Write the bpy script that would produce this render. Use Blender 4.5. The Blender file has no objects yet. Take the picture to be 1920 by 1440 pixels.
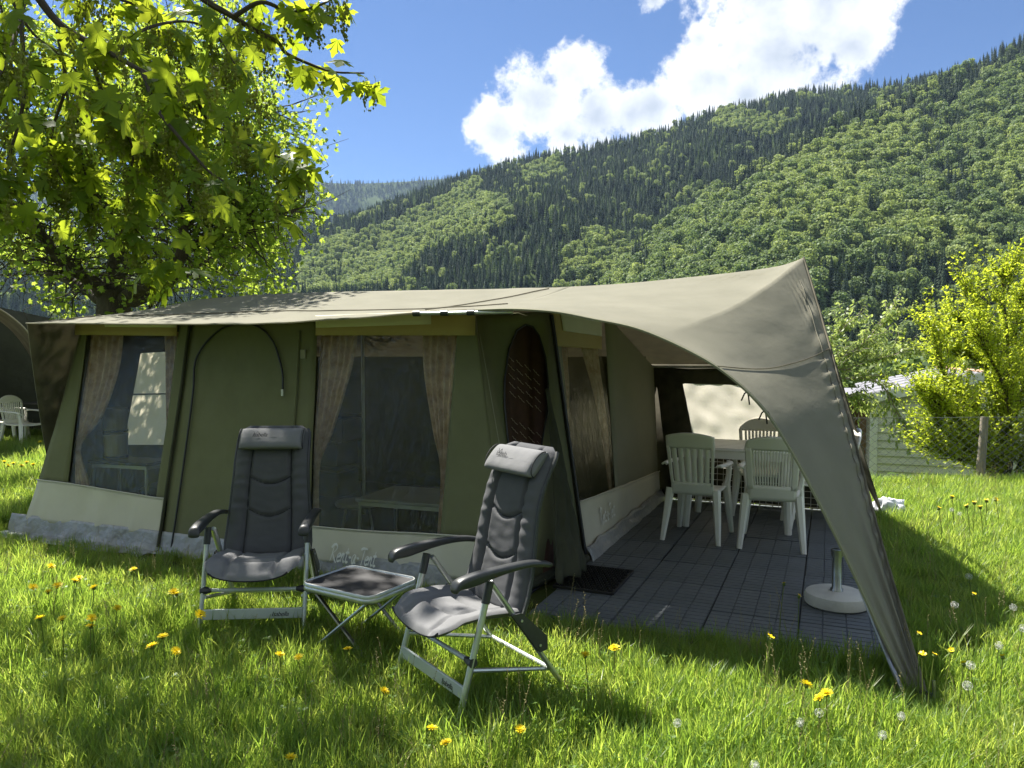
import bpy, bmesh, math, random
import numpy as np
from mathutils import Vector, Matrix, noise as mnoise
from mathutils.geometry import tessellate_polygon
random.seed(7); rng = np.random.default_rng(7)
R = math.radians
SC = bpy.context.scene
COL = SC.collection

# ------------------------------------------------------------------ camera
CAMH, FPX, PITCH = 1.55, 1400.0, math.atan(50 / 1400.0)
cam = bpy.data.cameras.new('camera'); camo = bpy.data.objects.new('camera', cam); COL.objects.link(camo)
cam.sensor_width = 36.0; cam.lens = 36.0 * FPX / 1920.0; cam.clip_start = 0.05; cam.clip_end = 20000
camo.location = (0, 0, CAMH); camo.rotation_euler = (math.pi / 2 - PITCH, 0, 0)
SC.camera = camo

# ------------------------------------------------------------------ sun and sky
SUN_AZ = Vector((-0.59, 0.807, 0)).normalized()
SUN_EL = R(55.5)
SUN_DIR = Vector((SUN_AZ.x * math.cos(SUN_EL), SUN_AZ.y * math.cos(SUN_EL), math.sin(SUN_EL)))
sl = bpy.data.lights.new('sun', 'SUN'); sl.energy = 4.5; sl.angle = R(0.55); sl.color = (1.0, 0.95, 0.86)
so = bpy.data.objects.new('sun', sl); COL.objects.link(so)
so.rotation_euler = SUN_DIR.to_track_quat('Z', 'Y').to_euler(); so.location = (0, 0, 60)

world = bpy.data.worlds.new('World'); SC.world = world; world.use_nodes = True
def build_world():
    nt = world.node_tree; nt.nodes.clear(); N = nt.nodes.new; L = nt.links.new
    out = N('ShaderNodeOutputWorld'); bg = N('ShaderNodeBackground'); bg.inputs['Strength'].default_value = 0.05
    sky = N('ShaderNodeTexSky'); sky.sky_type = 'NISHITA'; sky.sun_disc = False
    sky.sun_elevation = SUN_EL; sky.sun_rotation = math.atan2(SUN_AZ.x, SUN_AZ.y)
    sky.altitude = 2200; sky.air_density = 1.0; sky.dust_density = 0.1; sky.ozone_density = 3.0
    tc = N('ShaderNodeTexCoord')
    nrm = N('ShaderNodeVectorMath'); nrm.operation = 'NORMALIZE'; L(tc.outputs['Generated'], nrm.inputs[0])
    # the cumulus bank, each lobe a direction and an angular size, and more lobes round the rest of the sky
    lobes = []
    def px(u, v, r): 
        d = pray(u, v).normalized(); lobes.append((d, r / FPX))
    px(1072, 130, 66); px(1010, 195, 88); px(1120, 215, 84); px(930, 245, 66); px(1225, 205, 70)
    px(1330, 155, 84); px(1450, 100, 135); px(1545, 30, 118); px(1450, -30, 130); px(1312, 70, 30); px(1225, 0, 26)
    px(1600, 80, 62)
    px(1400, 180, 70); px(1180, 215, 66); px(1060, 250, 56)
    rr = random.Random(3)
    for i in range(64):  # unseen clouds, extra ones added to brighten the shaded sides
        a = rr.uniform(0, 2 * math.pi); e = R(rr.uniform(8, 66))
        d = Vector((math.sin(a) * math.cos(e), math.cos(a) * math.cos(e), math.sin(e)))
        if abs(math.atan2(d.x, d.y)) < R(46): continue
        for k in range(3):
            j = Vector((rr.gauss(0, .09), rr.gauss(0, .07), rr.gauss(0, .03)))
            lobes.append(((d + j).normalized(), rr.uniform(.09, .17)))
    acc = None
    for d, r in lobes:
        di = N('ShaderNodeVectorMath'); di.operation = 'DISTANCE'
        L(nrm.outputs[0], di.inputs[0]); di.inputs[1].default_value = d
        m = N('ShaderNodeMath'); m.operation = 'MULTIPLY_ADD'
        L(di.outputs['Value'], m.inputs[0]); m.inputs[1].default_value = -1 / r; m.inputs[2].default_value = 1.0
        if acc is None: acc = m.outputs[0]
        else:
            mx = N('ShaderNodeMath'); mx.operation = 'SMOOTH_MAX'; mx.inputs[2].default_value = .18
            L(acc, mx.inputs[0]); L(m.outputs[0], mx.inputs[1]); acc = mx.outputs[0]
    def fbm(scale, detail, rough, dist=0.0):
        n = N('ShaderNodeTexNoise'); n.inputs['Scale'].default_value = scale; n.inputs['Detail'].default_value = detail
        n.inputs['Roughness'].default_value = rough; n.inputs['Distortion'].default_value = dist
        L(nrm.outputs[0], n.inputs['Vector']); return n.outputs[0]
    def math2(op, a, b, c=None):
        m = N('ShaderNodeMath'); m.operation = op
        for i, x in enumerate((a, b, c)):
            if x is None: continue
            if isinstance(x, (int, float)): m.inputs[i].default_value = x
            else: L(x, m.inputs[i])
        return m.outputs[0]
    n1 = fbm(22, 9, .6); n2 = fbm(8, 4, .5, .3); n3 = fbm(22, 6, .55)
    body = math2('ADD', acc, math2('MULTIPLY', math2('SUBTRACT', n1, .50), 1.9))
    body = math2('ADD', body, math2('MULTIPLY', math2('SUBTRACT', n2, .5), .9))
    body = math2('ADD', body, math2('MULTIPLY', math2('SUBTRACT', fbm(70, 6, .65), .5), .9))
    ramp = N('ShaderNodeMapRange'); ramp.interpolation_type = 'SMOOTHSTEP'
    L(body, ramp.inputs[0]); ramp.inputs[1].default_value = .02; ramp.inputs[2].default_value = .52
    # cloud shading put into the colour: thick parts grey, thin and knobbly parts white
    thick = math2('ADD', math2('MULTIPLY', acc, .75), math2('MULTIPLY', math2('SUBTRACT', n3, .5), -1.3))
    tr = N('ShaderNodeMapRange'); tr.interpolation_type = 'SMOOTHSTEP'
    L(thick, tr.inputs[0]); tr.inputs[1].default_value = .12; tr.inputs[2].default_value = 1.0
    cc = N('ShaderNodeMix'); cc.data_type = 'RGBA'; cc.inputs['A'].default_value = (7.4, 7.6, 7.9, 1); cc.inputs['B'].default_value = (4.0, 4.5, 5.2, 1)
    L(tr.outputs[0], cc.inputs['Factor'])
    mix = N('ShaderNodeMix'); mix.data_type = 'RGBA'
    tint = N('ShaderNodeMix'); tint.data_type = 'RGBA'; tint.blend_type = 'MULTIPLY'; tint.inputs['Factor'].default_value = 1.0; tint.inputs['B'].default_value = (.62, .75, .90, 1); L(sky.outputs[0], tint.inputs['A'])
    L(ramp.outputs[0], mix.inputs['Factor']); L(tint.outputs['Result'], mix.inputs['A']); L(cc.outputs['Result'], mix.inputs['B'])
    L(mix.outputs['Result'], bg.inputs['Color']); L(bg.outputs[0], out.inputs['Surface'])

SC.view_settings.view_transform = 'Standard'; SC.view_settings.look = 'None'
SC.view_settings.exposure = 1.64; SC.view_settings.gamma = 1.0; SC.view_settings.use_curve_mapping = False
SC.cycles.max_bounces = 8; SC.cycles.diffuse_bounces = 4; SC.cycles.glossy_bounces = 3
SC.cycles.transmission_bounces = 5; SC.cycles.transparent_max_bounces = 10; SC.cycles.volume_bounces = 0
SC.cycles.caustics_reflective = False; SC.cycles.caustics_refractive = False
SC.cycles.use_denoising = True; SC.cycles.sample_clamp_indirect = 6.0; SC.cycles.sample_clamp_direct = 12.0

# ------------------------------------------------------------------ pixels of the photograph to places
def pray(u, v):
    x, up, f = (u - 960) / FPX, -(v - 720) / FPX, 1.0
    c, s = math.cos(PITCH), math.sin(PITCH)
    return Vector((x, f * c + up * s, up * c - f * s))
def pix(u, v, depth):
    d = pray(u, v); return Vector((0, 0, CAMH)) + d * (depth / d.y)
def ground(u, v, z=0.0):
    d = pray(u, v); return Vector((0, 0, CAMH)) + d * ((z - CAMH) / d.z)
def onplane(u, v, p0, n):
    d = pray(u, v); o = Vector((0, 0, CAMH)); return o + d * ((p0 - o).dot(n) / d.dot(n))
build_world()

# ------------------------------------------------------------------ materials
MATS = {}
def nodes(name):
    m = bpy.data.materials.new(name); m.use_nodes = True
    nt = m.node_tree; b = nt.nodes['Principled BSDF']
    MATS[name] = m
    return m, nt, b
def ramp_mix(nt, fac, a, b, lo=0.3, hi=0.7):
    mr = nt.nodes.new('ShaderNodeMapRange'); nt.links.new(fac, mr.inputs[0]); mr.inputs[1].default_value = lo; mr.inputs[2].default_value = hi
    mx = nt.nodes.new('ShaderNodeMix'); mx.data_type = 'RGBA'; nt.links.new(mr.outputs[0], mx.inputs['Factor'])
    for k, c in (('A', a), ('B', b)):
        if isinstance(c, tuple): mx.inputs[k].default_value = c + (1,)
        else: nt.links.new(c, mx.inputs[k])
    return mx.outputs['Result']
def tnoise(nt, scale, detail=4, rough=.55, coord='Object', stretch=None, dist=0):
    tc = nt.nodes.new('ShaderNodeTexCoord'); src = tc.outputs[coord]
    if stretch:
        mp = nt.nodes.new('ShaderNodeMapping'); mp.inputs['Scale'].default_value = stretch; nt.links.new(src, mp.inputs['Vector']); src = mp.outputs[0]
    n = nt.nodes.new('ShaderNodeTexNoise'); n.inputs['Scale'].default_value = scale; n.inputs['Detail'].default_value = detail
    n.inputs['Roughness'].default_value = rough; n.inputs['Distortion'].default_value = dist; nt.links.new(src, n.inputs['Vector'])
    return n.outputs[0]
def bump(nt, b, h, strength=.3, dist=.01, prev=None):
    bp = nt.nodes.new('ShaderNodeBump'); bp.inputs['Strength'].default_value = strength; bp.inputs['Distance'].default_value = dist
    nt.links.new(h, bp.inputs['Height'])
    if prev is not None: nt.links.new(prev, bp.inputs['Normal'])
    nt.links.new(bp.outputs[0], b.inputs['Normal']); return bp.outputs[0]
def simple(name, c, rough=.6, c2=None, scale=8, metal=0, bs=0, bscale=60, bdist=.003, stretch=None, coord='Object', detail=5, lo=.3, hi=.7, spec=.5, sheen=0):
    m, nt, b = nodes(name)
    b.inputs['Base Color'].default_value = c + (1,); b.inputs['Roughness'].default_value = rough; b.inputs['Metallic'].default_value = metal
    b.inputs['Specular IOR Level'].default_value = spec
    if sheen: b.inputs['Sheen Weight'].default_value = sheen
    if c2: nt.links.new(ramp_mix(nt, tnoise(nt, scale, detail, coord=coord, stretch=stretch), c, c2, lo, hi), b.inputs['Base Color'])
    if bs: bump(nt, b, tnoise(nt, bscale, 4, coord=coord, stretch=stretch), bs, bdist)
    return m
def weave(name, c, c2, rough=.85, bscale=900, wr=.25, wscale=6, wdist=.02, wstretch=None, trans=0.0, spec=.2, tcol=None, cscale=3.5):
    m, nt, b = nodes(name)
    col = ramp_mix(nt, tnoise(nt, cscale, 6, .6), c, c2, .3, .7); nt.links.new(col, b.inputs['Base Color'])
    b.inputs['Roughness'].default_value = rough; b.inputs['Specular IOR Level'].default_value = spec
    p = bump(nt, b, tnoise(nt, wscale, 4, .5, stretch=wstretch), wr, wdist)
    bump(nt, b, tnoise(nt, bscale, 1), .15, .0006, p)
    if trans > 0:
        t = nt.nodes.new('ShaderNodeBsdfTranslucent'); (nt.links.new(col, t.inputs['Color']) if tcol is None else setattr(t.inputs['Color'], 'default_value', tcol + (1,)))
        mx = nt.nodes.new('ShaderNodeMixShader'); mx.inputs[0].default_value = trans
        out = nt.nodes['Material Output']; nt.links.new(b.outputs[0], mx.inputs[1]); nt.links.new(t.outputs[0], mx.inputs[2]); nt.links.new(mx.outputs[0], out.inputs[0])
    return m
def leafmat(name, cols, tcols, rough=.45, trans=.5, spec=.3, rand='Object', nscale=.9):
    """thin leaf: reflects one green, lets a yellower green through; colour varies by leaf and by place"""
    m, nt, b = nodes(name)
    if rand == 'Object':
        oi = nt.nodes.new('ShaderNodeObjectInfo'); r = oi.outputs['Random']
    else:
        g = nt.nodes.new('ShaderNodeNewGeometry'); r = g.outputs['Random Per Island']
    n = tnoise(nt, nscale, 3, coord='Object')
    ad = nt.nodes.new('ShaderNodeMath'); ad.operation = 'MULTIPLY_ADD'; ad.inputs[1].default_value = .6; nt.links.new(r, ad.inputs[0])
    m2 = nt.nodes.new('ShaderNodeMath'); m2.operation = 'MULTIPLY'; m2.inputs[1].default_value = .5; nt.links.new(n, m2.inputs[0]); nt.links.new(m2.outputs[0], ad.inputs[2])
    c = ramp_mix(nt, ad.outputs[0], cols[0], cols[1], .15, .75); tcol = ramp_mix(nt, ad.outputs[0], tcols[0], tcols[1], .15, .75)
    nt.links.new(c, b.inputs['Base Color']); b.inputs['Roughness'].default_value = rough; b.inputs['Specular IOR Level'].default_value = spec
    t = nt.nodes.new('ShaderNodeBsdfTranslucent'); nt.links.new(tcol, t.inputs['Color'])
    mx = nt.nodes.new('ShaderNodeMixShader'); mx.inputs[0].default_value = trans
    nt.links.new(b.outputs[0], mx.inputs[1]); nt.links.new(t.outputs[0], mx.inputs[2]); nt.links.new(mx.outputs[0], nt.nodes['Material Output'].inputs[0])
    return m

weave('fly', (.225, .219, .168), (.265, .256, .2), trans=.28, tcol=(.62, .60, .47), wr=.22, wscale=3, wdist=.03, wstretch=(1, 1, 2.2))
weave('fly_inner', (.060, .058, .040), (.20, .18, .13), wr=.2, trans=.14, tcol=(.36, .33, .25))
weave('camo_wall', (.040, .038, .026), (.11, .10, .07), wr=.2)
weave('olive', (.142, .147, .080), (.168, .173, .096), wr=.5, wscale=2.2, wdist=.04, wstretch=(1.4, 1.4, .5))
weave('olive_grey', (.23, .225, .16), (.25, .245, .175), wr=.22, wscale=3, wdist=.03)
weave('beige', (.55, .525, .42), (.60, .575, .465), wr=.35, wscale=4, wdist=.03, wstretch=(1, 1, .35))
weave('tan', (.40, .31, .15), (.44, .35, .18), wr=.15)
weave('pale_patch', (.60, .58, .48), (.64, .62, .52), wr=.12)
weave('mudflap', (.25, .258, .262), (.33, .338, .34), rough=.38, wr=.8, wscale=9, wdist=.04, spec=.6)
weave('curtain', (.56, .36, .24), (.92, .76, .62), rough=.8, wr=.2, trans=.08, cscale=15)
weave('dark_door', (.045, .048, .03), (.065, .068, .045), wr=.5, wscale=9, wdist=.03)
simple('brown_print', (.055, .026, .016), .8, (.085, .04, .026), 14)
simple('print_ink', (.42, .33, .26), .7)
weave('back_panel', (.78, .72, .60), (.84, .78, .66), wr=.9, wscale=9, wdist=.03, trans=.62)
simple('lettering', (.80, .80, .74), .6, (.74, .74, .68), 30)
simple('zip_black', (.012, .012, .012), .5)
simple('piping', (.55, .53, .45), .7)
simple('aluminium', (.62, .65, .64), .38, (.52, .55, .54), 20, metal=.85, bs=.1, bscale=200, bdist=.0006)
simple('alu_painted', (.50, .56, .55), .45, (.56, .61, .60), 9, metal=.25)
simple('steel', (.42, .42, .40), .32, (.28, .28, .26), 14, metal=.9)
simple('black_plastic', (.028, .031, .033), .38, (.04, .043, .045), 40, bs=.25, bscale=500, bdist=.0005)
weave('charcoal', (.078, .080, .086), (.105, .107, .113), rough=.9, bscale=1400, wr=.25, wscale=14, wdist=.012)
weave('charcoal_light', (.16, .162, .168), (.195, .197, .203), rough=.9, bscale=1400, wr=.25, wscale=16, wdist=.01)
simple('stitch', (.02, .021, .024), .8)
simple('red_tag', (.45, .03, .03), .6)
simple('table_black', (.022, .022, .025), .5, (.05, .05, .053), 9, lo=.5, hi=.8, bs=.2, bscale=300, bdist=.0005)
simple('white_plastic', (.82, .80, .71), .42, (.85, .83, .76), 6, bs=.08, bscale=300, bdist=.0004)
simple('concrete', (.52, .51, .46), .9, (.66, .65, .58), 7, bs=.6, bscale=45, bdist=.006)
simple('rubber', (.012, .012, .012), .55)
simple('floor_tile', (.095, .108, .118), .55, (.145, .16, .172), 2.2, bs=.25, bscale=130, bdist=.001)
simple('table_grey', (.30, .32, .33), .35, (.36, .38, .39), 6)
simple('pale_wood', (.42, .38, .28), .6, (.5, .46, .35), 12, stretch=(6, 6, .6))
simple('dark_box', (.03, .032, .03), .6)
simple('navy_cloth', (.018, .024, .035), .8)
simple('wood_post', (.20, .165, .125), .85, (.33, .29, .235), 16, stretch=(5, 5, .35), bs=.7, bscale=50, bdist=.006)
simple('brown_wood', (.12, .065, .04), .7, (.17, .10, .06), 14, stretch=(5, 5, .4))
simple('wire', (.17, .18, .17), .5, metal=.5)
simple('siding', (.56, .57, .49), .6, (.61, .62, .54), 3, bs=.1, bscale=40)
simple('white_paint', (.74, .76, .72), .5, (.68, .70, .66), 4)
simple('roof_felt', (.17, .17, .20), .85, (.24, .24, .26), 5, bs=.4, bscale=80)
simple('terracotta', (.5, .3, .2), .8)
simple('white_bag', (.72, .73, .76), .4, (.6, .61, .65), 9)
simple('strap_black', (.015, .016, .018), .6)
simple('cord', (.62, .62, .56), .7)
simple('grey_wood_wall', (.20, .17, .15), .8, (.28, .24, .2), 5)
leafmat('petal', [(.84, .66, .01), (.9, .74, .03)], [(.88, .70, .015), (.92, .78, .04)], trans=.35, rand='Island')
simple('buttercup', (.8, .58, .01), .3)
leafmat('stem', [(.10, .16, .03), (.16, .20, .05)], [(.2, .3, .05), (.25, .32, .08)], trans=.25)
simple('fluff', (.72, .72, .68), .9)
simple('bark', (.050, .040, .028), .95, (.11, .092, .066), 9, stretch=(3, 3, .5), bs=1.0, bscale=24, bdist=.03)
simple('bark_twig', (.045, .036, .024), .9, (.075, .06, .04), 20)
simple('bark_pale', (.20, .18, .14), .9, (.28, .25, .2), 20)
leafmat('maple_leaf', [(.055, .105, .016), (.085, .15, .02)], [(.34, .46, .02), (.50, .60, .04)], rough=.5, trans=.55, nscale=.8, spec=.18)
leafmat('maple_mass', [(.055, .105, .016), (.085, .15, .02)], [(.34, .46, .02), (.50, .58, .035)], rough=.5, trans=.58, rand='Island', nscale=.8, spec=.18)
leafmat('tassel', [(.16, .19, .03), (.24, .26, .05)], [(.36, .42, .04), (.45, .48, .07)], trans=.4, rand='Island')
leafmat('field_leaf', [(.07, .125, .018), (.115, .185, .028)], [(.36, .53, .05), (.54, .68, .09)], rough=.5, trans=.55, rand='Island', nscale=.7, spec=.18)
leafmat('bush_leaf', [(.17, .24, .02), (.27, .34, .035)], [(.50, .62, .03), (.66, .74, .06)], rough=.4, trans=.55, rand='Island', nscale=1.3)
leafmat('pear_leaf', [(.14, .21, .06), (.20, .28, .08)], [(.42, .54, .12), (.54, .64, .17)], rough=.4, trans=.45, rand='Island', nscale=1.2)
leafmat('weed_leaf', [(.08, .16, .03), (.13, .22, .05)], [(.28, .44, .04), (.38, .52, .08)], rough=.45, trans=.45, rand='Island')
leafmat('blade_a', [(.075, .14, .03), (.12, .195, .045)], [(.32, .52, .05), (.48, .64, .09)], rough=.38, trans=.52, rand='Object', nscale=.5)
leafmat('blade_b', [(.13, .19, .045), (.19, .25, .065)], [(.48, .62, .07), (.62, .73, .13)], rough=.38, trans=.52, rand='Object', nscale=.5)
leafmat('blade_dry', [(.26, .22, .10), (.34, .30, .16)], [(.36, .32, .14), (.42, .36, .18)], rough=.7, trans=.35, rand='Island')
leafmat('spruce', [(.020, .040, .026), (.042, .070, .038)], [(.04, .07, .026), (.07, .105, .04)], rough=.7, trans=.18, spec=.1)
leafmat('larch', [(.075, .12, .045), (.11, .16, .06)], [(.12, .19, .04), (.16, .24, .05)], rough=.7, trans=.25, spec=.1)
leafmat('broad_a', [(.17, .225, .085), (.245, .30, .12)], [(.32, .43, .10), (.44, .53, .14)], rough=.6, trans=.35, spec=.15)
leafmat('broad_b', [(.105, .16, .072), (.155, .21, .09)], [(.23, .33, .08), (.31, .41, .11)], rough=.6, trans=.3, spec=.15)

def vinyl_mat():
    m, nt, b = nodes('vinyl'); nt.nodes.remove(b); out = nt.nodes['Material Output']
    tr = nt.nodes.new('ShaderNodeBsdfTransparent'); tr.inputs[0].default_value = (.92, .92, .82, 1)
    gl = nt.nodes.new('ShaderNodeBsdfGlossy'); gl.inputs['Roughness'].default_value = .06; gl.inputs[0].default_value = (.80, .80, .66, 1)
    df = nt.nodes.new('ShaderNodeBsdfDiffuse'); df.inputs[0].default_value = (.4, .38, .28, 1)
    fr = nt.nodes.new('ShaderNodeFresnel'); fr.inputs[0].default_value = 1.55
    bp = nt.nodes.new('ShaderNodeBump'); bp.inputs['Strength'].default_value = .55; bp.inputs['Distance'].default_value = .02
    h1 = tnoise(nt, 11, 6, .62, stretch=(1.1, 1.1, .8), dist=1.6)
    nt.links.new(h1, bp.inputs['Height'])
    for s in (gl, fr): nt.links.new(bp.outputs[0], s.inputs['Normal'])
    m1 = nt.nodes.new('ShaderNodeMixShader'); m1.inputs[0].default_value = .012
    nt.links.new(tr.outputs[0], m1.inputs[1]); nt.links.new(df.outputs[0], m1.inputs[2])
    m2 = nt.nodes.new('ShaderNodeMixShader'); nt.links.new(fr.outputs[0], m2.inputs[0])
    nt.links.new(m1.outputs[0], m2.inputs[1]); nt.links.new(gl.outputs[0], m2.inputs[2]); nt.links.new(m2.outputs[0], out.inputs[0])
vinyl_mat()
def ground_mat():
    m, nt, b = nodes('meadow_soil')
    c = ramp_mix(nt, tnoise(nt, .9, 8, .65), (.055, .075, .018), (.10, .115, .03), .35, .65)
    c = ramp_mix(nt, tnoise(nt, 14, 6, .7), c, (.075, .055, .03), .5, .75)
    nt.links.new(c, b.inputs['Base Color']); b.inputs['Roughness'].default_value = 1.0; b.inputs['Specular IOR Level'].default_value = .1
    bump(nt, b, tnoise(nt, 40, 6, .7), .8, .03)
    m, nt, b = nodes('forest_floor')
    c = ramp_mix(nt, tnoise(nt, .02, 8, .65), (.03, .05, .018), (.07, .10, .03), .35, .65)
    nt.links.new(c, b.inputs['Base Color']); b.inputs['Roughness'].default_value = 1.0; b.inputs['Specular IOR Level'].default_value = .05
    bump(nt, b, tnoise(nt, .15, 5, .7), 1.0, 4)
ground_mat()

# ------------------------------------------------------------------ mesh helpers
class MB:
    def __init__(s): s.v = []; s.f = []
    def add(s, vs, fs):
        o = len(s.v); s.v += [tuple(p) for p in vs]; s.f += [tuple(i + o for i in f) for f in fs]; return s
    def box(s, c, d, rot=None):
        c = Vector(c); vs = []
        for x in (-1, 1):
            for y in (-1, 1):
                for z in (-1, 1):
                    p = Vector((x * d[0] / 2, y * d[1] / 2, z * d[2] / 2)); vs.append(c + (rot @ p if rot else p))
        return s.add(vs, [(0, 1, 3, 2), (4, 6, 7, 5), (0, 4, 5, 1), (2, 3, 7, 6), (0, 2, 6, 4), (1, 5, 7, 3)])
    def bar(s, a, b, w, h, up=(0, 0, 1)):
        a = Vector(a); b = Vector(b); d = (b - a); l = d.length; d.normalize(); up = Vector(up)
        x = d.cross(up)
        if x.length < 1e-4: x = Vector((1, 0, 0))
        x.normalize(); z = x.cross(d)
        return s.box((a + b) / 2, (w, l, h), Matrix((x, d, z)).transposed())
    def tube(s, pts, r, n=8, cap=True, flat=1.0):
        pts = [Vector(p) for p in pts]; k = len(pts)
        rs = r if isinstance(r, (list, tuple)) else [r] * k
        vs = []; fs = []; ref = None
        for i, p in enumerate(pts):
            t = (pts[min(i + 1, k - 1)] - pts[max(i - 1, 0)]).normalized()
            if ref is None:
                ref = Vector((0, 0, 1)) if abs(t.z) < .9 else Vector((1, 0, 0))
            x = ref - t * ref.dot(t)
            if x.length < 1e-5: x = t.orthogonal()
            x.normalize(); y = t.cross(x); ref = x
            for j in range(n):
                a = 2 * math.pi * j / n
                vs.append(p + (x * math.cos(a) * flat + y * math.sin(a)) * rs[i])
        for i in range(k - 1):
            for j in range(n):
                fs.append((i * n + j, i * n + (j + 1) % n, (i + 1) * n + (j + 1) % n, (i + 1) * n + j))
        if cap: fs += [tuple(range(n - 1, -1, -1)), tuple(range((k - 1) * n, k * n))]
        return s.add(vs, fs)
    def lathe(s, prof, n=32, c=(0, 0, 0)):
        vs = []; fs = []; m = len(prof)
        for j in range(n):
            a = 2 * math.pi * j / n
            for r, z in prof: vs.append((c[0] + r * math.cos(a), c[1] + r * math.sin(a), c[2] + z))
        for j in range(n):
            for i in range(m - 1):
                fs.append((j * m + i, ((j + 1) % n) * m + i, ((j + 1) % n) * m + i + 1, j * m + i + 1))
        return s.add(vs, fs)
    def grid(s, fn, nu, nv, flip=False):
        vs = [fn(i / nu, j / nv) for j in range(nv + 1) for i in range(nu + 1)]
        fs = []
        for j in range(nv):
            for i in range(nu):
                a = j * (nu + 1) + i; q = (a, a + 1, a + nu + 2, a + nu + 1); fs.append(q[::-1] if flip else q)
        return s.add(vs, fs)
    def build(s, name, mat, parent=None, smooth=True, angle=40, solid=0, bevel=0, mat2=None, offset=-1):
        me = bpy.data.meshes.new(name); me.from_pydata(s.v, [], s.f); me.validate()
        for mm in (mat, mat2):
            if mm: me.materials.append(MATS[mm])
        if smooth:
            me.shade_smooth(); me.set_sharp_from_angle(angle=R(angle))
        o = bpy.data.objects.new(name, me); COL.objects.link(o); o.parent = parent
        if solid:
            m = o.modifiers.new('thickness', 'SOLIDIFY'); m.thickness = solid; m.offset = offset
            if mat2: m.material_offset = 1; m.material_offset_rim = 0
        if bevel:
            m = o.modifiers.new('bevel', 'BEVEL'); m.width = bevel; m.segments = 2; m.limit_method = 'ANGLE'
        return o
def np_mesh(name, V, F, mat, parent=None, smooth=False):
    """V (n,3), F (m,k) all faces with k corners"""
    me = bpy.data.meshes.new(name); V = np.asarray(V, np.float32); F = np.asarray(F, np.int32); m, k = F.shape
    me.vertices.add(len(V)); me.vertices.foreach_set('co', V.ravel()); me.loops.add(m * k); me.loops.foreach_set('vertex_index', F.ravel())
    me.polygons.add(m); me.polygons.foreach_set('loop_start', np.arange(0, m * k, k, dtype=np.int32))
    me.update(calc_edges=True); me.materials.append(MATS[mat])
    if smooth: me.shade_smooth()
    o = bpy.data.objects.new(name, me); COL.objects.link(o); o.parent = parent
    return o
def tag(o, label=None, cat=None, group=None, kind=None):
    if label: o['label'] = label
    if cat: o['category'] = cat
    if group: o['group'] = group
    if kind: o['kind'] = kind
    return o
def thing(name, label, cat, loc=(0, 0, 0), rz=0, group=None):
    o = bpy.data.objects.new(name, None); COL.objects.link(o); o.location = loc; o.rotation_euler = (0, 0, rz); o.empty_display_size = .1
    return tag(o, label, cat, group)
def copy_tree(o, parent=None):
    c = o.copy(); COL.objects.link(c); c.parent = parent
    for ch in list(KIDS.get(o.name, [])) or [x for x in o.children]: copy_tree(ch, c)
    return c
KIDS = {}
def lerp(a, b, t): return a + (b - a) * t
def sstep(a, b, x):
    t = min(1, max(0, (x - a) / (b - a))); return t * t * (3 - 2 * t)
def interp(pts, x):
    return float(np.interp(x, [p[0] for p in pts], [p[1] for p in pts]))
def poly_at(pts, t):
    """point at fraction t of a polyline, by length"""
    L_ = [0]
    for a, b in zip(pts, pts[1:]): L_.append(L_[-1] + (b - a).length)
    d = t * L_[-1]
    for i in range(len(pts) - 1):
        if d <= L_[i + 1] or i == len(pts) - 2:
            return pts[i].lerp(pts[i + 1], min(1, max(0, (d - L_[i]) / max(1e-9, L_[i + 1] - L_[i]))))
def smooth_line(pts, n):
    """Catmull-Rom through the points"""
    pts = [Vector(p) for p in pts]; P = [pts[0] * 2 - pts[1]] + pts + [pts[-1] * 2 - pts[-2]]; out = []
    m = len(pts) - 1
    for k in range(n + 1):
        x = k / n * m; i = min(int(x), m - 1); t = x - i; a, b, c, d = P[i:i + 4]
        out.append(.5 * ((2 * b) + (c - a) * t + (2 * a - 5 * b + 4 * c - d) * t * t + (3 * b - a - 3 * c + d) * t ** 3))
    return out
def fnoise(x, y=0, z=0): return mnoise.noise(Vector((x, y, z)))

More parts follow.
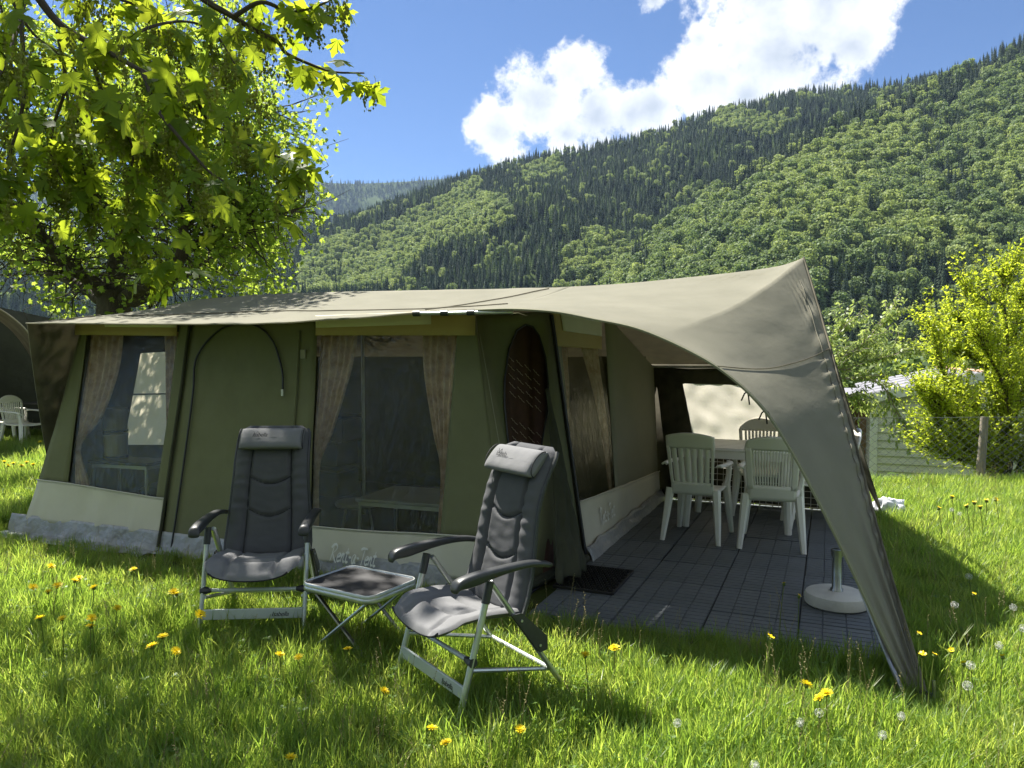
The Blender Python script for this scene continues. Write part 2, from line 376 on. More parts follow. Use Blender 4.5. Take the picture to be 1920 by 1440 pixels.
# ------------------------------------------------------------------ instanced stuff (grass, far woods)
def proto_collection(name, objs):
    c = bpy.data.collections.new(name)
    for o in objs:
        for k in list(o.users_collection): k.objects.unlink(o)
        c.objects.link(o)
    return c
def scatter(name, pts, idx, rot, scl, coll, kind='stuff'):
    me = bpy.data.meshes.new(name); n = len(pts)
    me.vertices.add(n); me.vertices.foreach_set('co', np.asarray(pts, np.float32).ravel())
    for an, ty, data in (('pick', 'INT', np.asarray(idx, np.int32)), ('turn', 'FLOAT_VECTOR', np.asarray(rot, np.float32).ravel()), ('size', 'FLOAT_VECTOR', np.asarray(scl, np.float32).ravel())):
        a = me.attributes.new(an, ty, 'POINT'); a.data.foreach_set('value' if ty == 'INT' else 'vector', data)
    o = bpy.data.objects.new(name, me); COL.objects.link(o)
    ng = bpy.data.node_groups.new(name, 'GeometryNodeTree')
    ng.interface.new_socket('Geometry', in_out='INPUT', socket_type='NodeSocketGeometry'); ng.interface.new_socket('Geometry', in_out='OUTPUT', socket_type='NodeSocketGeometry')
    N = ng.nodes.new; L = ng.links.new
    gi = N('NodeGroupInput'); go = N('NodeGroupOutput'); ip = N('GeometryNodeInstanceOnPoints'); ci = N('GeometryNodeCollectionInfo')
    ci.inputs['Collection'].default_value = coll; ci.inputs['Separate Children'].default_value = True; ci.inputs['Reset Children'].default_value = True
    def attr(nm, ty):
        a = N('GeometryNodeInputNamedAttribute'); a.data_type = ty; a.inputs['Name'].default_value = nm; return a.outputs['Attribute']
    L(gi.outputs[0], ip.inputs['Points']); L(ci.outputs[0], ip.inputs['Instance']); ip.inputs['Pick Instance'].default_value = True
    L(attr('pick', 'INT'), ip.inputs['Instance Index'])
    er = N('FunctionNodeEulerToRotation'); L(attr('turn', 'FLOAT_VECTOR'), er.inputs[0]); L(er.outputs[0], ip.inputs['Rotation'])
    L(attr('size', 'FLOAT_VECTOR'), ip.inputs['Scale']); L(ip.outputs[0], go.inputs[0])
    md = o.modifiers.new('scatter', 'NODES'); md.node_group = ng
    return tag(o, kind=kind)

# ------------------------------------------------------------------ tent frame of reference
TH = R(-23.0); CA = Vector((0.15, 4.62, 0)); AX = Vector((math.cos(TH), math.sin(TH), 0)); BX = Vector((-math.sin(TH), math.cos(TH), 0))
def W(s, t, z=0.0): return CA + AX * s + BX * t + Vector((0, 0, z))
def loc(p): d = Vector(p) - CA; return Vector((d.dot(AX), d.dot(BX), d.z))
def vplane(u, v, p, q):
    """pixel on the upright plane over the tent-frame points p, q"""
    a = W(*p); b = W(*q); n = (b - a).cross(Vector((0, 0, 1))).normalized(); return loc(onplane(u, v, a, n))

# ------------------------------------------------------------------ ground
def gz(x, y):
    edge = lerp(20.0, 8.7, sstep(-4, 3, x))
    q = y - edge
    z = 0.0
    if q > 0: z = -2.0 * sstep(0, 5.6, q) - max(0, q - 3) * .07
    if y > 180: z += (y - 180) * .07 - 0
    z = max(z, -16.0)
    n = fnoise(x * .35, y * .35) * .05 + fnoise(x * 1.3, y * 1.3, 5) * .018
    l = loc((x, y, 0))
    flat = sstep(0, .5, max(-5.4 - l.x, l.x - 2.3, -.5 - l.y, l.y - 4.2))
    return z + n * flat
def build_ground():
    xs = np.concatenate([np.linspace(-900, -40, 24), np.linspace(-36, -9, 14), np.arange(-8.5, 10, .22), np.linspace(11, 40, 16), np.linspace(60, 900, 22)])
    ys = np.concatenate([np.linspace(-60, -3, 10), np.arange(-2, 16, .22), np.linspace(17, 60, 30), np.linspace(70, 480, 24)])
    V = [(x, y, gz(x, y)) for y in ys for x in xs]; nx = len(xs)
    F = [(j * nx + i, j * nx + i + 1, (j + 1) * nx + i + 1, (j + 1) * nx + i) for j in range(len(ys) - 1) for i in range(nx - 1)]
    o = np_mesh('ground', V, F, 'meadow_soil', smooth=True); tag(o, kind='structure')
build_ground()

# ------------------------------------------------------------------ hills and their woods
def hill(name, sky, D0, D1, z0, u0, u1, nu, nk, amp, seed, tree_h, power=1.0):
    def pt(u, k):
        Dt = D1(u) if callable(D1) else D1
        D = lerp(D0, Dt, k); d = pray(u, 670)
        ds = pray(u, interp(sky, u)); zt = CAMH + ds.z / ds.y * Dt - tree_h * .8
        X = d.x / d.y * D
        n = fnoise(X / 160 + seed, D / 160, seed) + .5 * fnoise(X / 60 + seed, D / 90, seed + 3)
        z = z0 + (zt - z0) * k ** power + n * amp * math.sin(math.pi * min(1, k * .97 + .03)) ** .6
        return Vector((X, D, z))
    V = []; F = []
    for j in range(nk + 3):
        for i in range(nu + 1):
            u = lerp(u0, u1, i / nu)
            if j <= nk: V.append(pt(u, j / nk))
            else:
                p = pt(u, 1.0); e = j - nk
                V.append(Vector((p.x * (1 + .15 * e), p.y * (1 + .15 * e), p.z - 60 * e * e)))
    for j in range(nk + 2):
        for i in range(nu):
            a = j * (nu + 1) + i; F.append((a, a + 1, a + nu + 2, a + nu + 1))
    o = np_mesh(name, [tuple(p) for p in V], F, 'forest_floor', smooth=True); tag(o, kind='structure')
    return pt
def proj(p):
    x, y, z = p[0], p[1], p[2] - CAMH
    c, s = math.cos(PITCH), math.sin(PITCH); f = y * c - z * s; up = y * s + z * c
    return 960 + FPX * x / f, 720 - FPX * up / f

def spruce_proto(name, mat, seed, h=1.0, w=.17, layers=11):
    r = random.Random(seed); V = []; F = []
    mb = MB(); mb.tube([(0, 0, 0), (0, 0, .95)], [.012, .003], 5)
    for l in range(layers):
        q = l / (layers - 1); zc = lerp(.10, .97, q); rad = w * (1 - q) ** .85 + .012; n = 9
        vs = [(0, 0, zc + .055)]; fs = []
        ph = r.uniform(0, 6.28)
        for k in range(n):
            a = ph + 2 * math.pi * k / n; a2 = a + math.pi / n
            ro = rad * r.uniform(.72, 1.15); vs.append((ro * math.cos(a), ro * math.sin(a), zc - .055 + r.uniform(-.02, .02)))
            ri = rad * r.uniform(.35, .6); vs.append((ri * math.cos(a2), ri * math.sin(a2), zc - .005))
        m = 2 * n
        for k in range(m): fs.append((0, 1 + k, 1 + (k + 1) % m))
        mb.add(vs, fs)
    return mb.build(name, mat, smooth=False)
def broad_proto(name, mat, seed, n=760, lobes=15, wide=.36):
    r = random.Random(seed); mb = MB(); mb.tube([(0, 0, 0), (r.uniform(-.02, .02), 0, .5)], [.022, .012], 5)
    C = [(Vector((0, 0, .60)), .27), (Vector((0, 0, .42)), .24)]
    for k in range(lobes):
        a = r.uniform(0, 6.28); e = r.uniform(-.75, 1.25); d = Vector((math.cos(a) * math.cos(e), math.sin(a) * math.cos(e), math.sin(e) * 1.05))
        C.append((Vector((0, 0, .55)) + Vector((d.x * wide * .6, d.y * wide * .6, d.z * .33)), r.uniform(.10, .17)))
    for k in range(n):
        c, rad = C[r.randrange(len(C))]
        d = Vector((r.gauss(0, 1), r.gauss(0, 1), r.gauss(.25, 1))).normalized()
        p = c + d * rad * r.uniform(.78, 1.08)
        nn = (d + Vector((r.gauss(0, .45), r.gauss(0, .45), r.gauss(0, .45)))).normalized()
        x = nn.orthogonal().normalized(); y = nn.cross(x); a = r.uniform(0, 6.28); s = r.uniform(.020, .042)
        x, y = (x * math.cos(a) + y * math.sin(a)) * s, (y * math.cos(a) - x * math.sin(a)) * s
        mb.add([p - x * 1.1 - y * .4, p + x * .3 - y, p + x * 1.2 + y * .2, p - x * .2 + y], [(0, 1, 2, 3)])
    return mb.build(name, mat, smooth=False)
WOOD = proto_collection('far_woods', [spruce_proto('a_spruce', 'spruce', 1, w=.20, layers=13), spruce_proto('b_spruce', 'spruce', 2, w=.17, layers=13), spruce_proto('c_spruce', 'spruce', 5, w=.24, layers=12),
    spruce_proto('d_larch', 'larch', 3, w=.16, layers=9), broad_proto('e_broadleaf', 'broad_a', 4), broad_proto('f_broadleaf', 'broad_a', 5, wide=.30),
    broad_proto('g_broadleaf', 'broad_b', 6), broad_proto('h_broadleaf', 'broad_b', 8, wide=.42)])
def inpoly(x, y, P):
    c = False; j = len(P) - 1
    for i in range(len(P)):
        if (P[i][1] > y) != (P[j][1] > y) and x < (P[j][0] - P[i][0]) * (y - P[i][1]) / (P[j][1] - P[i][1]) + P[i][0]: c = not c
        j = i
    return c
def plant(name, label, pt, u0, u1, D0, D1, n, choose, hmin, hmax, thin=None):
    P = []; I = []; Rr = []; S = []; r = random.Random(len(name))
    while len(P) < n:
        u = r.uniform(u0, u1); D = math.sqrt(r.uniform(D0 * D0, D1 * D1)); Dt = thin(u) if thin else D1
        k = (D - D0) / (Dt - D0)
        if k > 1.02: n -= 1; continue
        p = pt(u, k); uu, vv = proj(p)
        i, hs = choose(uu, vv, k, p, r)
        if i is None: n -= 1; continue
        h = r.uniform(hmin, hmax) * hs
        p.z -= .4; P.append(tuple(p)); I.append(i); Rr.append((r.gauss(0, .03), r.gauss(0, .03), r.uniform(0, 6.28)))
        w = r.uniform(.85, 1.2); S.append((h * w, h * w, h))
    return tag(scatter(name, P, I, Rr, S, WOOD), label, 'forest')
SKY_MAIN = [(-3000, 420), (-800, 430), (0, 470), (300, 462), (500, 440), (600, 412), (700, 380), (760, 360), (830, 335), (930, 300), (1000, 280), (1100, 265), (1180, 250), (1250, 228), (1300, 205), (1400, 185), (1500, 160), (1600, 152), (1700, 142), (1800, 125), (1920, 100), (2400, 60), (4500, 120)]
SKY_SPUR = [(900, 760), (1000, 640), (1100, 560), (1190, 462), (1300, 378), (1400, 312), (1500, 250), (1600, 203), (1700, 165), (1760, 142), (1850, 105), (1920, 65), (2300, -40), (4500, 40)]
SKY_FAR = [(-3000, 330), (0, 340), (300, 338), (585, 334), (650, 337), (700, 338), (760, 333), (830, 328), (1000, 320), (1300, 300), (4500, 320)]
spurD = lambda u: interp([(900, 470), (1190, 560), (1920, 760), (4500, 800)], u)
pt_main = hill('main_hillside', SKY_MAIN, 470, 1150, -14, -2600, 4400, 150, 46, 26, 1.3, 18)
pt_spur = hill('spur_hillside', SKY_SPUR, 330, spurD, -16, 940, 4400, 90, 40, 12, 7.7, 17)
pt_far = hill('far_mountain', SKY_FAR, 2300, 3300, 60, -3000, 4500, 90, 24, 60, 4.1, 22)
RA = [[(560, 500), (600, 455), (700, 432), (800, 385), (870, 362), (950, 375), (965, 420), (890, 448), (800, 475), (740, 545), (560, 560)], [(975, 318), (1050, 292), (1060, 330), (990, 345)],
      [(1060, 480), (1110, 435), (1190, 470), (1190, 560), (1040, 560)], [(1350, 200), (1500, 225), (1440, 262), (1330, 240)], [(740, 430), (900, 330), (905, 350), (800, 440)]]
def ch_main(u, v, k, p, r):
    n = fnoise(p.x / 45, p.y / 45, 2)
    b = .04
    for P in RA:
        if inpoly(u, v - 8, P): b = .82
    if n > .42: b = max(b, .35)
    if 60 < u < 160 and .02 < k < .16: return None, 1          # the hay meadow with the barn
    if r.random() < b: return r.choice((4, 5, 5, 6)), .82
    if r.random() < (.34 if n > 0 else .10): return 3, 1.0
    return r.choice((0, 0, 1, 2)), 1.05
def ch_spur(u, v, k, p, r):
    n = fnoise(p.x / 38, p.y / 38, 9)
    con = .03
    if k > .88 and u > 1350: con = .85
    if inpoly(u, v, [(1715, 190), (1800, 200), (1830, 420), (1770, 440), (1730, 330)]): con = .62
    if inpoly(u, v, [(1545, 545), (1700, 520), (2000, 540), (2000, 720), (1500, 720)]): con = .75
    if inpoly(u, v, [(1180, 440), (1215, 430), (1225, 540), (1180, 540)]): con = .7
    if n > .42: con = max(con, .3)
    if r.random() < con: return r.choice((0, 1, 2)), 1.2
    n3 = fnoise(p.x / 90, p.y / 90, 5)
    return r.choice((4, 4, 5, 5, 6) if n3 + .4 * n > 0 else (4, 6, 7, 6, 7)), r.uniform(.8, 1.15)
def ch_far(u, v, k, p, r): return r.choice((0, 1, 2, 3)), 1.0
plant('main_forest', 'dark spruce and larch forest covering the long mountain slope', pt_main, -260, 2150, 470, 1150, 34000, ch_main, 11, 19)
plant('spur_forest', 'light green broadleaf wood on the near spur of the mountain', pt_spur, 980, 2250, 330, 760, 11500, ch_spur, 11, 19, spurD)
plant('far_forest', 'blue hazy conifer forest on the distant ridge', pt_far, -100, 1100, 2300, 3300, 20000, ch_far, 18, 28)

# ================================================================== the tent
def make_tent():
    T = thing('bungalow_tent', 'large khaki bungalow tent with swept side canopy, curtained windows and white brush lettering', 'tent', CA, TH)
    LEAN = .19
    n_fw = (W(0, LEAN, 1) - W(0, 0, 0)).cross(AX).normalized()
    def FW(s, z, off=0.0):
        w = .012 * fnoise(s * 2.1, z * 1.3, 1.7) + .006 * fnoise(s * 6, z * 2.5, 4)
        return Vector((s, LEAN * z - off + w, z))
    def fpx(u, v): p = loc(onplane(u, v, W(0, 0, 0), n_fw)); return p.x, p.z
    class Ln:
        def __init__(s, a, b):
            s.a = fpx(*a); s.b = fpx(*b)
        def __call__(s, z): return s.a[0] + (s.b[0] - s.a[0]) * (z - s.a[1]) / (s.b[1] - s.a[1])
    l0 = Ln((155, 622), (44, 1000)); l1 = Ln((162, 630), (128, 905)); l2 = Ln((333, 632), (293, 932)); l3 = Ln((360, 612), (300, 1035))
    l4 = Ln((595, 628), (583, 900)); l5 = Ln((856, 627), (826, 999)); l6 = Ln((892, 605), (957, 1130))
    zt1 = fpx(250, 629)[1]; zt2 = fpx(720, 626)[1]; ZT = 1.86
    zb1 = lambda s: .455 + .0 * s; 
    zl = [fpx(70, 898), fpx(130, 905), fpx(293, 932)]; zc = [fpx(583, 985), fpx(700, 995), fpx(826, 1001), fpx(900, 1006)]
    base1 = lambda s: interp(zl, s); base2 = lambda s: interp(zc, s)
    def patch(mb, La, Lb, z0, z1, off=0.0, nu=10, nv=14, wr=0.0):
        f0 = z0 if callable(z0) else (lambda s: z0); f1 = z1 if callable(z1) else (lambda s: z1)
        def fn(i, j):
            sm = lerp(La(.4), Lb(.4), i); z = lerp(f0(sm), f1(sm), j); s = lerp(La(z), Lb(z), i)
            p = FW(s, z, off)
            if wr: p.y -= wr * (fnoise(s * 5, z * 1.2, 9) + .5 * fnoise(s * 13, z * 2, 3)) * math.sin(math.pi * min(1, max(0, j))) ** .5
            return p
        return mb.grid(fn, nu, nv)
    # olive cloth panels
    for (a, b, z0) in ((l0, l1, base1), (l2, l3, base1)):
        mb = MB(); patch(mb, a, b, lambda s: base1(s) - .03, ZT, nu=5, nv=20); mb.build('wall_panel', 'olive', T, solid=.003)
    mb = MB(); patch(mb, l3, l4, .10, ZT, nu=20, nv=24, wr=.006); dp = mb.build('door_panel', 'olive', T, solid=.003)
    dp['label'] = 'olive door panel with an arched black zip'
    mb = MB(); patch(mb, l5, l6, lambda s: base2(s) - .03, ZT, nu=10, nv=20); mb.build('wall_panel', 'olive', T, solid=.003)
    # beige skirts, piping, mud flaps
    mb = MB(); patch(mb, l0, l3, .125, base1, .012, 26, 10, .018); mb.build('skirt_panel', 'beige', T, solid=.003)
    mb = MB(); patch(mb, l4, l6, .10, base2, .012, 26, 10, .014); sk = mb.build('skirt_panel', 'beige', T, solid=.003); sk['label'] = 'beige skirt panel with white brush lettering'
    mb = MB(); mb.tube([FW(lerp(l0(.44), l3(.44), i / 14), base1(lerp(l0(.44), l3(.44), i / 14)), .02) for i in range(15)], .006, 5); mb.build('piping', 'piping', T)
    mb = MB(); mb.tube([FW(lerp(l4(.42), l6(.42), i / 14), base2(lerp(l4(.42), l6(.42), i / 14)), .02) for i in range(15)], .006, 5); mb.build('piping', 'piping', T)
    def flap(a, b, outw=.10, n=40):
        mb = MB()
        def fn(i, j):
            s = lerp(a, b, i); w = fnoise(s * 4, j * 2, 6) * .03 + fnoise(s * 11, j * 3, 2) * .015
            if j < .6: q = j / .6; return (s, -.006 + (.19 * .13) * (1 - q) - .02 * q + w * q * .6, lerp(.17, .02, q))
            q = (j - .6) / .4; return (s, -.026 - outw * q + w, .02 - .006 * q + abs(w) * .8)
        mb.grid(fn, n, 10, True); return mb.build('mud_flap', 'mudflap', T, solid=.003)
    flap(-5.0, l3(.05), .16); flap(l3(.05) + .01, l4(.05), .06); flap(l4(.05) + .01, l6(0) + .02, .05)
    # windows
    def window(la, lb, zb, zt, ln):
        mb = MB(); patch(mb, la, lb, zb, zt + .05, -.012, 14, 18); w = mb.build('window', 'vinyl', T)
        w['label'] = ln
        return w
    window(l1, l2, lambda s: base1(s) - .04, zt1, 'clear crinkled vinyl window beside the zipped door'); window(l4, l5, lambda s: base2(s) - .04, zt2, 'wide clear crinkled vinyl window above the lettering')
    def curtain(pts_out, pts_in, nfold, off=-.06, amp=.02):
        """gathered cloth between an outer edge and an inner edge, both lists of pixels from top to bottom"""
        A = smooth_line([Vector((*fpx(*p), 0)) for p in pts_out], 30); B = smooth_line([Vector((*fpx(*p), 0)) for p in pts_in], 30)
        mb = MB()
        def fn(i, j):
            k = int(round(j * 30)); s = lerp(A[k].x, B[k].x, i); z = lerp(A[k].y, B[k].y, i)
            p = FW(s, z, off); wd = abs(A[k].x - B[k].x)
            p.y += amp * min(1, wd / .12) * math.sin(i * nfold * 2 * math.pi + 2.2 * fnoise(i * 2, j * 2.2, nfold)) + .012 * fnoise(i * 6, j * 3, 8)
            return p
        mb.grid(fn, 46, 30); return mb.build('curtain', 'curtain', T, angle=80)
    curtain([(160, 622), (150, 700), (137, 800), (133, 842), (131, 908)], [(219, 622), (210, 700), (180, 780), (141, 840), (155, 912)], 5)
    curtain([(336, 622), (332, 700), (322, 800), (312, 860), (300, 938)], [(298, 622), (300, 700), (301, 800), (303, 860), (287, 938)], 4)
    curtain([(594, 620), (587, 720), (580, 820), (578, 900), (576, 990)], [(664, 620), (650, 700), (615, 810), (590, 880), (588, 990)], 5)
    curtain([(858, 620), (850, 720), (838, 820), (829, 905), (828, 1003)], [(784, 620), (786, 690), (802, 800), (818, 880), (813, 1003)], 5)
    # tan and pale header bands
    def band(pts, mat, off, name='header_band'):
        q = [FW(*fpx(*p), off) for p in pts]; mb = MB()
        mb.grid(lambda i, j: lerp(lerp(q[0], q[1], i), lerp(q[3], q[2], i), j), 12, 3, True); mb.build(name, mat, T, solid=.003)
    band([(146, 601), (336, 601), (334, 630), (145, 628)], 'tan', .022); band([(192, 600), (336, 600), (335, 614), (192, 613)], 'pale_patch', .030, 'header_patch')
    band([(596, 592), (893, 580), (893, 629), (595, 629)], 'tan', .022); band([(596, 592), (811, 584), (811, 608), (597, 615)], 'pale_patch', .030, 'header_patch')
    # arched zip of the closed door, its puller, two seams
    arch = [(323, 1035), (344, 890), (365, 742), (368, 684), (380, 655), (397, 634), (415, 618), (433, 610), (466, 606), (495, 618), (510, 634), (520, 652), (532, 695), (533, 731)]
    pts = smooth_line([FW(*fpx(*p), .016) for p in arch], 60)
    mb = MB(); mb.tube(pts, .008, 6); z = mb.build('zip', 'zip_black', T)
    mb = MB(); mb.box(FW(*fpx(533, 736), .022), (.022, .008, .05)); mb.build('zip_puller', 'steel', z)
    mb = MB(); mb.tube([FW(l3(zz) - .005, zz, .018) for zz in np.linspace(.05, 1.85, 16)], .013, 6); mb.build('seam', 'dark_door', T)
    mb = MB(); mb.tube([FW(*fpx(*p), .014) for p in ((901, 627), (918, 720), (937, 829), (962, 990))], .0022, 5); mb.build('guy_cord', 'olive_grey', T)
    mb = MB(); mb.tube([FW(*fpx(*p), .012) for p in ((563, 620), (556, 740), (549, 860))], .009, 5); mb.build('seam', 'olive', T)
    mb = MB(); a = fpx(570, 664); mb.box(FW(a[0], a[1], .012), (.05, .006, .07)); mb.build('cloth_tab', 'olive_grey', T, bevel=.002)
    # the lettering, drawn with brush strokes
    GL = {'R': (.72, [[(.02, .82), (.2, 1.0), (.45, 1.06), (.62, .9), (.5, .66), (.22, .5)], [(.26, .98), (.2, .5), (.08, -.02)], [(.22, .5), (.42, .22), (.72, -.1)]]),
          'e': (.42, [[(.06, .28), (.26, .34), (.36, .46), (.26, .56), (.1, .44), (.05, .2), (.16, .02), (.4, .12)]]), 'n': (.47, [[(.1, .56), (.05, 0)], [(.07, .3), (.2, .52), (.31, .48), (.27, .18), (.33, .02), (.45, .1)]]),
          't': (.34, [[(.18, .92), (.09, .2), (.16, .02), (.32, .1)], [(-.02, .6), (.34, .65)]]), '-': (.32, [[(.02, .34), (.26, .37)]]),
          'a': (.5, [[(.38, .5), (.2, .56), (.05, .3), (.1, .04), (.24, .08), (.39, .5)], [(.39, .52), (.34, .1), (.48, .08)]]), 'T': (.52, [[(.0, .9), (.25, 1.0), (.68, .98)], [(.40, .98), (.32, .5), (.24, -.02)]])}
    def lettering(place, unit, parent, mat):
        mb = MB(); x = 0
        for chn in 'Rent-a-Tent':
            w, strokes = GL[chn]
            for st in strokes:
                P = smooth_line([Vector((x + a + .16 * b, b * 1.4, 0)) for a, b in st], 5 * len(st)); n = len(P); vs = []
                for i, p in enumerate(P):
                    d = (P[min(i + 1, n - 1)] - P[max(i - 1, 0)]).normalized(); nn = Vector((-d.y, d.x, 0)).lerp(Vector((-.6, .8, 0)), .35); wd = .105 * (.75 + .35 * math.sin(math.pi * i / (n - 1)))
                    for sg in (-1, 1): vs.append(place((p.x + sg * nn.x * wd) * unit, (p.y + sg * nn.y * wd) * unit))
                mb.add(vs, [(2 * i, 2 * i + 2, 2 * i + 3, 2 * i + 1) for i in range(n - 1)])
            x += w
        return mb.build('lettering', mat, parent)
    o_ = fpx(624, 1048); ox = fpx(740, 1065); dz = (ox[1] - o_[1]) / (ox[0] - o_[0])
    lettering(lambda x, y: FW(o_[0] + x, o_[1] + y + dz * x, .036), .078, sk, 'lettering')

    # chamfered doorway, its arched opening and the printed curtain inside
    q = [Vector((-.585, .35, 1.84)), Vector((-.28, 1.0, 1.9)), Vector((0.0, 1.0, 0.0)), Vector((l6(0.0), 0.0, 0.0))]
    nd = (W(*q[1]) - W(*q[0])).cross(W(*q[3]) - W(*q[0])).normalized(); p0 = W(*q[0])
    dpx = lambda u, v: loc(onplane(u, v, p0, nd))
    ndl = (q[1] - q[0]).cross(q[3] - q[0]).normalized()
    if ndl.y > 0: ndl = -ndl
    hole = [(985, 609), (968, 620), (953, 655), (945, 715), (945, 760), (951, 820), (960, 880), (972, 940), (985, 960), (998, 935), (1008, 870), (1018, 812), (1027, 760), (1027, 720), (1022, 670), (1010, 630), (998, 613)]
    hl = [dpx(*p) for p in hole]; outer = [q[0], q[1], q[2], q[3]]
    tri = tessellate_polygon([outer, hl]); mb = MB(); mb.add(outer + hl, tri); dw = mb.build('doorway_panel', 'olive', T, solid=.003)
    mb = MB(); mb.tube([p + ndl * .006 for p in hl + hl[:1]], .007, 6); mb.build('zip', 'zip_black', dw)
    ic = [dpx(925, 590) - ndl * .10, dpx(1040, 590) - ndl * .10, dpx(1060, 1080) - ndl * .10, dpx(945, 1080) - ndl * .10]
    mb = MB(); mb.grid(lambda i, j: lerp(lerp(ic[0], ic[1], i), lerp(ic[3], ic[2], i), j) + ndl * .012 * math.sin(i * 22 + j * 2), 40, 8); pc = mb.build('door_curtain', 'brown_print', T, angle=80)
    pc['label'] = 'dark brown printed curtain in the arched doorway'
    mb = MB()
    for row in range(12):
        for c in range(4):
            if 5 <= row <= 6: continue
            a = dpx(965 + c * 16 + row * 1.0, 660 + row * 17 + c * 9) - ndl * .082; d = (dpx(977 + c * 16 + row, 673 + row * 17 + c * 9) - ndl * .082) - a
            mb.tube([a + d * k / 6 + Vector((0, 0, .004 * math.sin(k * 2.6))) for k in range(7)], .0022, 4)
    mb.build('printed_script', 'print_ink', pc)['kind'] = 'stuff'
    # crumpled door flap tied back beside the doorway, dark inside
    def flapfn(i, j):
        a = dpx(1024, 730).lerp(dpx(1090, 1065), j); w = lerp(.05, .42, j ** 1.3)
        p = a + (q[3] - q[2]).normalized() * (w * (i - .05)) + ndl * (.03 + .09 * j * math.sin(i * 3.1) + .05 * j * fnoise(i * 4, j * 6, 2) + .03 * j * fnoise(i * 9, j * 11, 4))
        p.z += .03 * j * fnoise(i * 7, j * 7, 1); p.z = max(p.z, .015)
        return p
    mb = MB(); mb.grid(flapfn, 26, 30); mb.build('door_flap', 'dark_door', T, angle=80, solid=.003)
    mb = MB(); mb.tube([Vector((.02, 1.0, .05)), Vector((-.06, .55, .06)), Vector((-.17, .02, .045))], [.03, .035, .03], 8); mb.build('door_sill', 'dark_door', T)

    # right wall with its window
    def RWp(t, z):   # the wall leans in
        top = lerp(-.28, -.10, (t - 1) / 2.6); zt = 1.87
        return Vector((top * z / zt + .008 * fnoise(t * 2, z * 2, 7), t, z))
    r0 = W(0, 1, 0); rn = (W(-.28, 1, 1.87) - r0).cross(W(0, 3.6, 0) - r0).normalized()
    def rpx(u, v): p = loc(onplane(u, v, r0, rn)); return p.y, p.z
    def rband(pts, mat, name, off, nu=14, nv=14, wr=0):
        qq = [Vector((*rpx(*p), 0)) for p in pts]
        def fn(i, j):
            a = lerp(lerp(qq[0], qq[1], i), lerp(qq[3], qq[2], i), j); a.x = min(a.x, 3.68); a.y = min(a.y, lerp(2.10, 1.43, max(0, (a.x - 1.8) / 1.92))); p = RWp(a.x, a.y); p.x += off + wr * fnoise(a.x * 5, a.y * 2, 3); return p
        mb = MB(); mb.grid(fn, nu, nv, True); return mb.build(name, mat, T, solid=.003 if mat != 'vinyl' else 0)
    rband([(1113, 560), (1262, 640), (1262, 930), (1157, 975)], 'olive_grey', 'wall_panel', 0, 16, 16)
    rband([(1030, 585), (1045, 585), (1085, 1010), (1084, 1030)], 'olive_grey', 'wall_panel', 0, 2, 16)
    rband([(1040, 640), (1113, 642), (1159, 925), (1083, 950)], 'vinyl', 'window', -.004)
    rband([(1030, 575), (1110, 575), (1113, 655), (1041, 649)], 'tan', 'header_band', .014); rband([(1042, 570), (1108, 570), (1111, 631), (1050, 620)], 'pale_patch', 'header_patch', .022)
    s2 = rband([(1084, 940), (1262, 868), (1265, 948), (1099, 1063)], 'beige', 'skirt_panel', .012, 20, 8, .012)
    lo_ = rpx(1120, 984)
    lettering(lambda x, y: RWp(lo_[0] + x, lo_[1] + y) + Vector((.03, 0, 0)), .085, s2, 'lettering')
    mb = MB(); mb.tube([RWp(*rpx(*p)) + Vector((.018, 0, 0)) for p in ((1083, 940), (1157, 914), (1262, 868))], .006, 5); mb.build('piping', 'piping', T)
    mb = MB(); mb.grid(lambda i, j: Vector((.015 + .06 * j + .02 * fnoise(i * 9, j * 3), lerp(1.0, 3.7, i), max(.012, .13 - .12 * j + .02 * fnoise(i * 12, j * 2, 4)))), 40, 5); mb.build('mud_flap', 'mudflap', T, solid=.003)
    mb = MB(); mb.tube([RWp(*rpx(*p)) + Vector((.02, 0, 0)) for p in ((1030, 590), (1062, 820), (1096, 1060))], .014, 6); mb.build('zip', 'zip_black', T)
    # curtains behind it
    def rcurt(po, pi_, nf):
        A = smooth_line([Vector((*rpx(*p), 0)) for p in po], 24); B = smooth_line([Vector((*rpx(*p), 0)) for p in pi_], 24)
        def fn(i, j):
            k = int(round(j * 24)); a = A[k].lerp(B[k], i); p = RWp(a.x, a.y); p.x += -.05 + .015 * math.sin(i * nf * 6.28 + fnoise(i, j * 2) * 2); return p
        mb = MB(); mb.grid(fn, 30, 24); mb.build('curtain', 'curtain', T, angle=80)
    rcurt([(1042, 645), (1058, 760), (1070, 850), (1084, 945)], [(1070, 645), (1075, 720), (1074, 800), (1086, 945)], 4)
    rcurt([(1114, 645), (1130, 740), (1145, 840), (1158, 925)], [(1090, 645), (1112, 720), (1135, 820), (1152, 925)], 4)
    # rear and left walls, ground sheet (interior)
    mb = MB(); mb.box((-2.4, 1.8, .012), (4.6, 3.4, .012)); mb.build('ground_sheet', 'navy_cloth', T)
    mb = MB(); mb.grid(lambda i, j: Vector((lerp(-4.7, -.1, i), 3.43, lerp(0, 1.56, j))), 20, 8); mb.build('rear_wall', 'olive', T, solid=.003)
    # left wall with a pale window seen through the front one
    SW = lambda t, z: Vector((-4.78 + .28 * z / 1.85, t, z))
    sp = W(-4.78, 0, 0); sn = (W(-4.5, 0, 1.85) - sp).cross(BX).normalized()
    hw = [SW(*loc(onplane(u, v, sp, sn)).yz) for u, v in ((264, 662), (352, 657), (352, 834), (232, 834))]
    ow = [SW(.0, 0), SW(3.43, 0), SW(3.43, 1.56), SW(1.8, 1.98), SW(.36, 1.84)]
